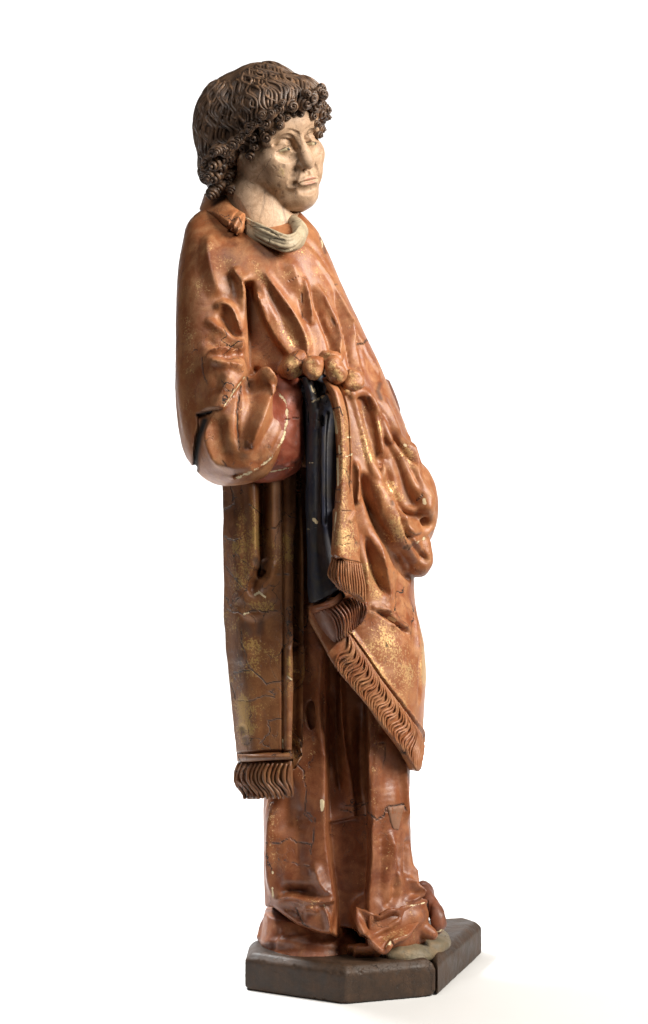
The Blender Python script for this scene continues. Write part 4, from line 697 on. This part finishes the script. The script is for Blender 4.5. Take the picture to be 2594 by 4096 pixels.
# sockets, lids, brows
lst([(13, 4), (17, 9), (30, 12), (45, 8)], [7, 8, 9, 7], -3.0, 8)
lst([(13, -9), (16, -2), (19, 6)], [6, 7, 7], -5, 5)
lst([(22, -20), (34, -22), (46, -16)], [5, 7, 5], -1.6, 7)
lst([(10, 15), (22, 22), (36, 22), (52, 10)], [5, 6, 6, 5], 1.6, 7)
for sx in (-1, 1):
    h.ell((sx * 31, -63.0, -4), (19, 17.0, 13.5), 3)                                   # ball under the lids
    h.ell((sx * 30.5, -63.5, 4.6), (18.5, 18.8, 10), 1.0, rotm(0, 0, sx * .10))        # upper lid
    h.ell((sx * 31.5, -60.0, -18.0), (15.5, 15.0, 5.0), 3)                             # lower lid
lst([(14, 9), (24, 14.5), (36, 14), (48, 4)], [2.4, 3.2, 3.2, 2.4], -2.0, 3)
lst([(14.5, -4.5), (22, -3.5), (33, -4.2), (42, -7.5), (49, -10)], [1.2, 1.6, 1.7, 1.5, 1.1], -1.4, 1)
# nose
h.tube([(0, -80, 18), (0, -86, 4), (0, -96, -18), (0, -105, -37)], [7, 5.6, 6.2, 7.6], 8); h.ell((0, -105, -40), (7.6, 8.2, 7), 5)
for sx in (-1, 1):
    h.ell((sx * 11.5, -91, -42.5), (6.0, 10, 7.2), 4)
lst([(17.5, -35), (19.5, -42), (17, -49.5)], [2, 2.2, 2], -1.4, 2); lst([(19, -46), (26, -58), (31, -72)], [4, 5, 4], -.8, 6)
for sx in (-1, 1): h.ell((sx * 6.0, -97, -50.5), (3.2, 5.5, 3.4), 1.5, cut=True)
# mouth
h.ell((0, -74, -68), (30, 20, 19), 12)
lst([(0, -53), (0, -61)], [3.5, 4], -1.6, 3, False)
lst([(22, -71), (13, -68), (5, -65.2), (0, -66.2), (-5, -65.2), (-13, -68), (-22, -71)], [1.5, 2.7, 3.2, 2.9, 3.2, 2.7, 1.5], 1.6, 2.5, False)
lst([(18, -74.5), (9, -77.3), (0, -78), (-9, -77.3), (-18, -74.5)], [1.8, 4.0, 4.6, 4.0, 1.8], 2.2, 3, False)
lst([(25, -72), (12, -70.8), (0, -71.8), (-12, -70.8), (-25, -72)], [1.2, 1.5, 1.6, 1.5, 1.2], -1.4, 1, False)
lst([(25, -72.5), (27, -73)], [2, 2], -.8, 4); lst([(15, -86), (0, -88), (-15, -86)], [5, 6, 5], -2.0, 6, False)
h.tube([(-55, -8, -80), (-40, -40, -108), (-15, -54, -120), (15, -54, -120)], [2.5, 4, 4, 3], 8, cut=True); h.tube([(-62, 5, -74), (-50, -20, -114), (-32, -32, -152)], [3, 4, 3], 9, cut=True)
# ears
for sx in (-1, 1):
    h.ell((sx * 76, 2, -34), (8, 16, 28), 2, rotm(sx * .35, .15, 0)); h.ell((sx * 85, -5, -31), (8, 8.5, 17), 2, cut=True); h.ell((sx * 73, -9, -58), (8, 8, 9), 4)
h.tube([(-62, -16, -18), (-66, -18, -34)], [4, 4], 5)
h.noise((.55, .32), (16, 6)); V, F = h.mesh(1); V = h2w(V)
fl = [('d', 'E', zigzag([(520, 830), (520, 880), (470, 950), (440, 1020), (380, 1080), (330, 1150), (285, 1245)], 7, 4), 1.2, .6), ('d', 'E', zigzag([(893, 1080), (897, 1180), (890, 1270), (883, 1365)], 3, 4), 1.2, .6), ('d', 'E', zigzag([(890, 1390), (888, 1510)], 3, 4), 1.2, .55), ('d', 'E', zigzag([(925, 440), (945, 540), (965, 640), (955, 740), (975, 860)], 5, 3), 1.0, .4), ('d', 'E', zigzag([(970, 810), (1005, 805), (1035, 770)], 3, 2), 1.2, .5), ('d', 'E', zigzag([(565, 1320), (575, 1420), (610, 1525)], 6, 3), 1.1, .4),
      ('d', 'E', [(540, 1000), (580, 1040)], 5, .3), ('d', 'E', [(610, 1160), (660, 1180)], 5, .3), ('d', 'E', [(580, 1385), (600, 1385)], 5, .6), *[('d', 'E', [(a, b), (a + rng.uniform(-25, 25), b + rng.uniform(8, 30))], rng.uniform(3, 7), rng.uniform(.15, .4)) for a, b in [(560, 1010), (600, 1060), (640, 1170), (560, 1370), (690, 1400), (760, 1300), (620, 1300), (860, 1150), (700, 1000), (300, 900), (380, 700), (1010, 300), (1100, 420), (870, 330), (1200, 1010), (1180, 1150), (1120, 1340), (480, 1250), (420, 1400), (700, 1480), (800, 560), (900, 400), (760, 480), (1150, 300)]], ('d', 'E', [(910, 748), (925, 750)], 2.5, 1),
      ('g', 'E', [(680, 1080), (700, 1150), (640, 1090)], 12, .9), ('g', 'E', [(960, 1330), (1080, 1340)], 14, .7), ('g', 'E', [(660, 800), (720, 830)], 9, .8), ('g', 'E', [(1180, 900), (1210, 1000)], 12, .5), ('g', 'E', [(730, 1330), (760, 1450)], 12, .5), ('g', 'E', [(1060, 650), (1170, 690)], 8, .6), ('g', 'E', [(560, 700), (640, 640)], 8, .6)]
head = make('head', V, F, M_flesh, statue, mask=wear(V, fl)); setp(head, label='pale flesh coloured face with downcast eyes')
# painted eyes, lips and brows, thin coloured pieces on the carved relief
def hsurf(pts, up=.4):
    P = np.asarray(pts, float).copy(); y0 = np.arange(-122, -40, .5)
    for i, p in enumerate(P):
        L = np.stack([np.full_like(y0, p[0]), y0, np.full_like(y0, p[2])], 1); v = h.sample(L); P[i, 1] = y0[np.argmax(v < 0)] - up
    return P
def patch(name, outline, mat, up=.35, rings=5):
    o = np.asarray(outline, float); c = o.mean(0); V = []; n = len(o)
    for k in range(rings): V += list(c + (o - c) * (1 - k / rings))
    V.append(c); Vs = hsurf(V, 0); top = Vs.copy(); sc = np.array([k / rings for k in range(rings) for _ in range(n)] + [1.0]); top[:, 1] -= up * np.minimum(1, sc * 3) - .02
    F = [(k * n + i, k * n + (i + 1) % n, (k + 1) * n + (i + 1) % n, (k + 1) * n + i) for k in range(rings - 1) for i in range(n)] + [((rings - 1) * n + i, (rings - 1) * n + (i + 1) % n, rings * n) for i in range(n)]
    Bk = top.copy(); Bk[:, 1] += up + 1.5; m = len(top); F += [tuple(m + q for q in f[::-1]) for f in F] + [(i, m + i, m + (i + 1) % n, (i + 1) % n) for i in range(n)]
    return make(name, h2w(np.vstack([top, Bk])), F, mat, head)
M_lip = painted('faded_lip_paint', (.44, .18, .12), (.50, .25, .17), (.42, .25, .16), .2, rough=.5, crack=(30, .01, .6))
M_iris = painted('grey_iris_paint', (.085, .078, .065), (.12, .105, .088), (.06, .05, .04), .0, rough=.4)
M_white = painted('yellowed_eye_paint', (.50, .42, .26), (.56, .47, .30), (.42, .32, .18), .4, rough=.42)
M_brow = painted('worn_brow_paint', (.36, .24, .14), (.46, .32, .19), (.30, .20, .11), .2, rough=.5)
for sx in (-1, 1):
    patch('eye_white', [(sx * (31.5 + 13.5 * math.cos(a)), 0, -8.4 - 1.5 * math.cos(a) + 3.4 * math.sin(a)) for a in np.linspace(0, 6.283, 22, endpoint=False)], M_white, .7)
    patch('iris', [(sx * 32 + 5.5 + 5.0 * math.cos(a), 0, -8.2 - .4 * sx + 3.6 * math.sin(a)) for a in np.linspace(0, 6.283, 18, endpoint=False)], M_iris, 1.3)
M_line = painted('dark_lid_line', (.16, .095, .055), (.21, .13, .075), (.12, .07, .04), .0, rough=.5)  # brown lid line whose dark colour also paints shading under the lid
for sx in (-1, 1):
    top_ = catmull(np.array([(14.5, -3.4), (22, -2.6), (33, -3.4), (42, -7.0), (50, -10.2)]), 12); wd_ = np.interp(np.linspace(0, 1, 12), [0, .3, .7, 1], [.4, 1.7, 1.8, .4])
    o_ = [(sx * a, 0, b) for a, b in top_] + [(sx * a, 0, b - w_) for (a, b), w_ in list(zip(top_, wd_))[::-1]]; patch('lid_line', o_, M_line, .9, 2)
    top_ = catmull(np.array([(12, 18), (22, 24.5), (36, 24.5), (52, 14)]), 12); wd_ = np.interp(np.linspace(0, 1, 12), [0, .3, .7, 1], [1, 3.2, 2.8, .5])
    o_ = [(sx * a, 0, b) for a, b in top_] + [(sx * a, 0, b - w_) for (a, b), w_ in list(zip(top_, wd_))[::-1]]; patch('eyebrow', o_, M_brow, .2, 2)
up_ = [(-22, -71), (-12, -66.5), (-4.5, -63.5), (0, -64.8), (4.5, -63.5), (12, -66.5), (22, -71), (12, -69.6), (0, -70.4), (-12, -69.6)]; lw = [(-18, -73.2), (-9, -72.2), (0, -73.0), (9, -72.2), (18, -73.2), (10, -79), (0, -81), (-10, -79)]
for o_ in (up_, lw):
    q = catmull(np.array([(a, 0, b) for a, b in o_ + o_[:1]]), 40)[:-1]; patch('lip', q, M_lip, .3)

# ------------------------------------------------------------------ hair: cap, wavy strands, snail curls
CC = np.array([0., 20, 40.]); CR = np.array([85., 110, 108.])
hc = Carve((-130, -125, -110), (116, 150, 165), 1.6)
hc.ell(CC, CR, 0); hc.ell((-6, -54, 68), (60, 36, 30), 30); hc.ell((-14, 55, 30), (80, 70, 86), 30); hc.ell((-20, 62, -30), (72, 66, 66), 30); hc.ell((40, 40, -20), (45, 70, 60), 30)
# open the face: everything in front of the hairline
sl, x, y, z = hc.all()
def hline(x, z):  # y of the hairline; forward at the top of the brow, back to the ear
    return np.interp(z, [-120, -75, -45, -12, 10, 35, 50, 60, 80], [44, 36, 24, 6, -24, -56, -76, -100, -140])
yl = hline(0, z.ravel())[None, None, :]; dcut = (yl - y) * .75 + 0 * x + 0 * z
hc.f = -smin(-hc.f, -dcut.astype(np.float32), 8); bot = (-78 - z) - (y - 40) * .10 + 0 * x; hc.f = -smin(-hc.f, -bot.astype(np.float32), 8)
hc.noise((1.0,), (10,)); 
CROWN = np.array([-.10, .30, .95]); CROWN /= np.linalg.norm(CROWN)
V, F = hc.mesh(2)
hair = make('hair', h2w(V), F, M_hair, statue); setp(hair, label='dark brown carved curly hair with smooth crown')
def cap_hit(dirs, off=0.0):
    out = []; s_ = np.arange(30, 150, .8)
    for d in dirs:
        L = CC + d * s_[:, None]; v = hc.sample(L); j = len(v) - 1 - np.argmax((v < off)[::-1]); jj = min(j + 1, len(v) - 1); q_ = v[jj] - v[j]; out.append(L[j] + (L[jj] - L[j]) * (np.clip((off - v[j]) / q_, 0, 1) if q_ else 0) if (v < off).any() else L[0] * np.nan)
    return np.array(out)
ux = np.cross(CROWN, [0, 1, 0]); ux /= np.linalg.norm(ux); uy = np.cross(CROWN, ux)
def sph(az, th): return CROWN * math.cos(th) + (ux * math.cos(az) + uy * math.sin(az)) * math.sin(th)
camh = w2h(np.array([0, CAMY, ZC]))
def facing(P, n): v = camh - P; return (v @ n) / np.linalg.norm(v)
nst = 0; ncol = 40
for ci in range(ncol):
    az = 2 * math.pi * ci / ncol + rng.uniform(-.03, .03); ph = math.pi * (ci % 2) + rng.uniform(-.9, .9); am = rng.uniform(.038, .066); wl = rng.uniform(.34, .5)
    # visible side only (with a margin round the edge)
    pm = cap_hit([sph(az, 1.1)])[0]
    if np.isnan(pm).any() or facing(pm, (pm - CC) / CR ** 2 / np.linalg.norm((pm - CC) / CR ** 2)) < -.35: continue
    for row, (t0, t1) in enumerate(((.50, 1.30), (1.18, 1.85), (1.75, 2.4))):
        for k in range(3):
            m = 30; tt = np.linspace(0, 1, m); th0 = t0 + .07 * rng.uniform(-1, 1); th = th0 + (t1 + .06 - th0) * tt
            lat = (k - 1) * .048 / np.maximum(np.sin(th), .45)
            wv = am * np.sin((th - .5) * 2 * math.pi / wl + ph) * np.minimum(1, tt * 4 + .3)
            th = th + (k - 1) * .03
            D = np.array([sph(az + l + w_ / max(math.sin(b), .5), b) for l, w_, b in zip(lat, wv, th)]); P = cap_hit(D)
            if np.isnan(P).any(): 
                ok = ~np.isnan(P).any(1); 
                if ok.sum() < 8: continue
                P = P[:np.argmin(ok)] if not ok.all() else P
                if len(P) < 8: continue
            # stop at the hairline
            lim = np.array([p[1] - np.interp(p[2], [-120, -75, -45, -12, 10, 35, 50, 60, 80], [44, 36, 24, 6, -24, -56, -76, -100, -140]) for p in P]); stop = np.argmax(lim < 6) if (lim < 6).any() else len(P)
            stop = min(stop, np.argmax(P[:, 2] < -74) if (P[:, 2] < -74).any() else len(P))
            if stop < 7: continue
            P = P[:stop]; n_ = (P - CC) / CR ** 2; n_ /= np.linalg.norm(n_, axis=1)[:, None]
            P = P + n_ * (1.2 + 1.4 * math.sin(k * 2.2 + ci)); m = len(P); e = np.minimum(1, np.minimum(np.arange(m) + .4, m - 1 - np.arange(m) + .3) / 4.0)
            V, F = tube_mesh(P, 3.0 * e * rng.uniform(.8, 1.2), 6, 1.35, n_)
            if nst < 290 or True:
                make('strand_of_hair', h2w(V), F, M_hair, hair); nst += 1
for _ in range(150):
    az = rng.uniform(0, 6.283); th0 = rng.uniform(.62, 2.0); pm = cap_hit([sph(az, th0)])[0]; nn = (pm - CC) / CR ** 2; nn /= np.linalg.norm(nn)
    if np.isnan(pm).any() or facing(pm, nn) < -.1 or nst >= 298: continue
    tt = np.linspace(0, 1, 12); sg = rng.choice([-1, 1]); ln = rng.uniform(.16, .26)
    P = cap_hit([sph(az + sg * .09 * math.sin(math.pi * q) / max(math.sin(th0), .4), th0 + ln * q) for q in tt])
    if np.isnan(P).any(): continue
    lim = P[:, 1] - np.interp(P[:, 2], [-120, -75, -45, -12, 10, 35, 50, 60, 80], [44, 36, 24, 6, -24, -56, -76, -100, -140])
    if (lim < 6).any() or (P[:, 2] < -74).any(): continue
    n_ = (P - CC) / CR ** 2; n_ /= np.linalg.norm(n_, axis=1)[:, None]; P = P + n_ * rng.uniform(2.0, 3.4)
    V, F = tube_mesh(P, 2.7 * np.sin(np.pi * (.06 + .88 * tt)) * rng.uniform(.8, 1.15), 6, 1.3, n_); make('strand_of_hair', h2w(V), F, M_hair, hair); nst += 1

# snail curls along the edge of the hair
def snail(R0, turns, rise, seed):
    rg = np.random.default_rng(seed); m = 40; a = np.linspace(0, turns * 2 * math.pi, m); tt = np.linspace(0, 1, m)
    rr = R0 * (1 - .86 * tt); P = np.stack([rr * np.cos(a), rr * np.sin(a), rise * tt ** .9], 1)
    V, F = tube_mesh(P, R0 * (.30 - .10 * tt) * (1 - .5 * (tt > .97)), 7, 1.0, (0, 0, 1.0))
    b, f2 = [], []; n = 14
    for k, (r_, z_) in enumerate(((1.12, -.5), (1.0, .1), (.62, .55), (.2, .8))):
        b += [(R0 * r_ * math.cos(q), R0 * r_ * math.sin(q), rise * z_ - R0 * .15) for q in np.linspace(0, 6.283, n, endpoint=False)]
    f2 = [(k * n + i, k * n + (i + 1) % n, (k + 1) * n + (i + 1) % n, (k + 1) * n + i) for k in range(3) for i in range(n)] + [tuple(3 * n + i for i in range(n)), tuple(range(n))[::-1]]
    V = np.vstack([V, np.array(b)]); o = len(V) - len(b); F = list(F) + [tuple(o + i for i in f) for f in f2]
    me = make('curl', V * HS, F, M_hair, None); d = me.data; bpy.data.objects.remove(me); return d
SN = [snail(9.0, 2.4, 8, 1), snail(9.0, -2.2, 9, 2), snail(9.0, 2.0, 6.5, 3), snail(9.0, -2.7, 10, 4)]
def put_curl(P, n, size, i):
    n = n / np.linalg.norm(n); zx = np.array([0, 0, 1.0]); xa = np.cross(zx, n); xa /= np.linalg.norm(xa); ya = np.cross(n, xa); a = rng.uniform(0, 6.28); xr = xa * math.cos(a) + ya * math.sin(a); yr = np.cross(n, xr)
    W = HR @ np.stack([xr, yr, n], 1); o = bpy.data.objects.new('curl', SN[i % 4]); COL.objects.link(o); o.parent = hair
    M4 = Matrix.Identity(4); sq = (rng.uniform(.85, 1.1), rng.uniform(.85, 1.1), rng.uniform(.9, 1.5))
    for r_ in range(3):
        for c_ in range(3): M4[r_][c_] = float(W[r_, c_] * size * sq[c_])
    p = h2w(P)
    for r_ in range(3): M4[r_][3] = float(p[r_])
    o.matrix_world = M4
# measured places of the curls: (H frame x, y, size, how far out)
curls = [(865, 620, 1.25), (740, 690, 1.2), (985, 525, 1.2), (1095, 500, 1.05), (640, 800, 1.2), (540, 905, 1.15), (745, 810, .85), (870, 700, .75), (415, 985, 1.0), (600, 985, .7), (320, 1090, 1.0), (650, 880, .8), (1180, 530, .95), (1240, 590, .9), (1265, 660, .85), (1250, 740, .85), (1300, 560, .8), (1060, 590, .6), (930, 640, .6), (280, 1180, 1.0), (400, 1150, .9), (190, 1040, .9), (290, 1290, .9), (210, 1200, .85), (400, 1230, .8), (1160, 450, .9), (1230, 480, .8), (1120, 410, .75), (1270, 420, .75), (805, 765, .6), (1000, 600, .55), (1210, 690, .65), (1225, 790, .6), (350, 1010, .8), (160, 1120, .8), (240, 1330, .7), (345, 1320, .7)]
for _ in range(18): curls.append((rng.uniform(150, 480), rng.uniform(930, 1340), rng.uniform(.8, 1.15)))
for _ in range(16): curls.append((rng.uniform(1130, 1300), rng.uniform(330, 640), rng.uniform(.55, .8)))
for q_ in np.linspace(0, 1, 16):
    a_, b_ = catmull(np.array([(900, 560), (760, 640), (640, 740), (520, 850), (400, 940), (250, 1000)]), 16)[int(q_ * 15)]; curls.append((a_ + rng.uniform(-15, 15), b_ - 45 + rng.uniform(-20, 20), rng.uniform(.65, .9)))
curls = [c_ for c_ in curls if not (c_[0] > 430 and c_[1] > 1020) and not (c_[0] < 200 and c_[1] > 1200)]
ci_ = 0
for (cx, cy, sz) in curls:
    q = Q('H', [(cx, cy)])[0]; ys = np.arange(-.16, .16, .0008); L = w2h(unp(np.broadcast_to(q, (len(ys), 2)), ys)); v = np.minimum(hc.sample(L), h.sample(L) + 1.0); inside = np.all((L > hc.lo) & (L < hc.lo + (hc.n - 1) * hc.h), 1); v = np.where(inside, v, 50); j = np.argmax(v < 1.0)
    if v[j] >= 1.0: j = np.argmin(v)
    P = L[j]; n = (P - CC) / CR ** 2; n /= np.linalg.norm(n); tc = camh - P; tc /= np.linalg.norm(tc); n = n * .6 + tc * .4; n[2] -= .2
    put_curl(P + n / np.linalg.norm(n) * 1.5, n, sz * 1.3 * rng.uniform(.85, 1.15), ci_); ci_ += 1
# smooth crown inside the tonsure line
rim = cap_hit([sph(a, .55) for a in np.linspace(0, 6.283, 48, endpoint=False)]); rings = [cap_hit([sph(a, tq) for a in np.linspace(0, 6.283, 48, endpoint=False)]) for tq in (.56, .54, .40, .25, .1)]
V = np.vstack([rings[0] - CROWN * 3] + [r_ + CROWN * (2.2 if k else .8) for k, r_ in enumerate(rings)]); n = 48
F = [(k * n + i, k * n + (i + 1) % n, (k + 1) * n + (i + 1) % n, (k + 1) * n + i) for k in range(5) for i in range(n)] + [tuple(5 * n + i for i in range(n))]
make('tonsure', h2w(V), F, M_hair, hair)

# ------------------------------------------------------------------ linen amice round the neck and the turned collar
a_ = Carve((-.19, -.13, 1.18), (.01, .08, 1.33), .0013)
def ring(pts, deps, R, k=.004): a_.tube(unp(Q('C', pts), np.array(deps)), np.array(R) * 1e-3, k)
ring([(440, 268), (500, 320), (580, 355), (680, 382), (745, 365), (766, 310), (735, 265), (690, 240)], [-.005, -.038, -.060, -.068, -.058, -.035, -.01, .03], [9, 11, 12, 12, 11, 10, 9, 8], .006)
for k, o1 in enumerate((-52, -31, -10, 11, 31)):
    e = rng.uniform(-3, 3); v_ = (k - 2.2) / 2.9; dq = .008 * (1 - v_ * v_) + .002 * (k % 2)
    ring([(458 + o1 * .35, 262 + o1 * .6), (520, 318 + o1 * .9 + e), (600, 360 + o1 + e), (690, 390 + o1 * .95 - e), (752 + o1 * .35, 355 + o1 * .55), (771 + o1 * .1, 300 + o1 * .35)], [-.014, -.054 - dq, -.078 - dq, -.088 - dq, -.073 - dq, -.046], [2.5, 3.1, 3.3, 3.3, 3.0, 2.4], .0004)
a_.noise((.5, .3), (.014, .006)); V, F = a_.mesh(1)
setp(make('amice', V, F, M_linen, statue, mask=wear(V, [('d', 'C', zigzag([(500, 285), (590, 300), (650, 345)], 5), 2.5, .8), ('d', 'C', zigzag([(590, 375), (600, 350), (680, 360)], 5), 2.2, .8)])), label='twisted grey linen cloth round the neck')
V, F, _ = sheet_mesh(rows('C', [[(230, 100, .10), (268, 100, .07), (345, 98, .035), (385, 160, .0), (425, 190, -.02), (462, 212, -.035)], [(222, 130, .10), (245, 135, .06), (320, 150, .012), (380, 200, -.028), (415, 228, -.045), (452, 250, -.056)], [(205, 185, .09), (210, 195, .045), (292, 212, -.012), (355, 250, -.045), (398, 275, -.058), (430, 298, -.068)]]), .014, 60, 26, [(line('C', [(378, 265), (400, 225), (428, 192)]), 7, -3), (line('C', [(395, 285), (422, 235), (450, 205)]), 10, 4), (line('C', [(205, 190), (300, 215), (420, 295)]), 8, 3)])
setp(make('collar', V, F, M_dalm, statue, mask=wear(V, [('g', 'C', [(300, 180), (380, 230)], 14, .5)])), label='turned orange collar at the nape')
V, F, _ = sheet_mesh(rows('C', [[(668, 262, -.01), (715, 235, .0), (735, 205, .03), (725, 190, .06)], [(690, 285, -.02), (740, 265, -.02), (765, 235, .02), (760, 215, .06)], [(700, 320, -.03), (775, 290, -.03), (800, 270, .01), (800, 250, .06)]]), .012, 24, 16)
make('collar', V, F, M_dalm, statue)
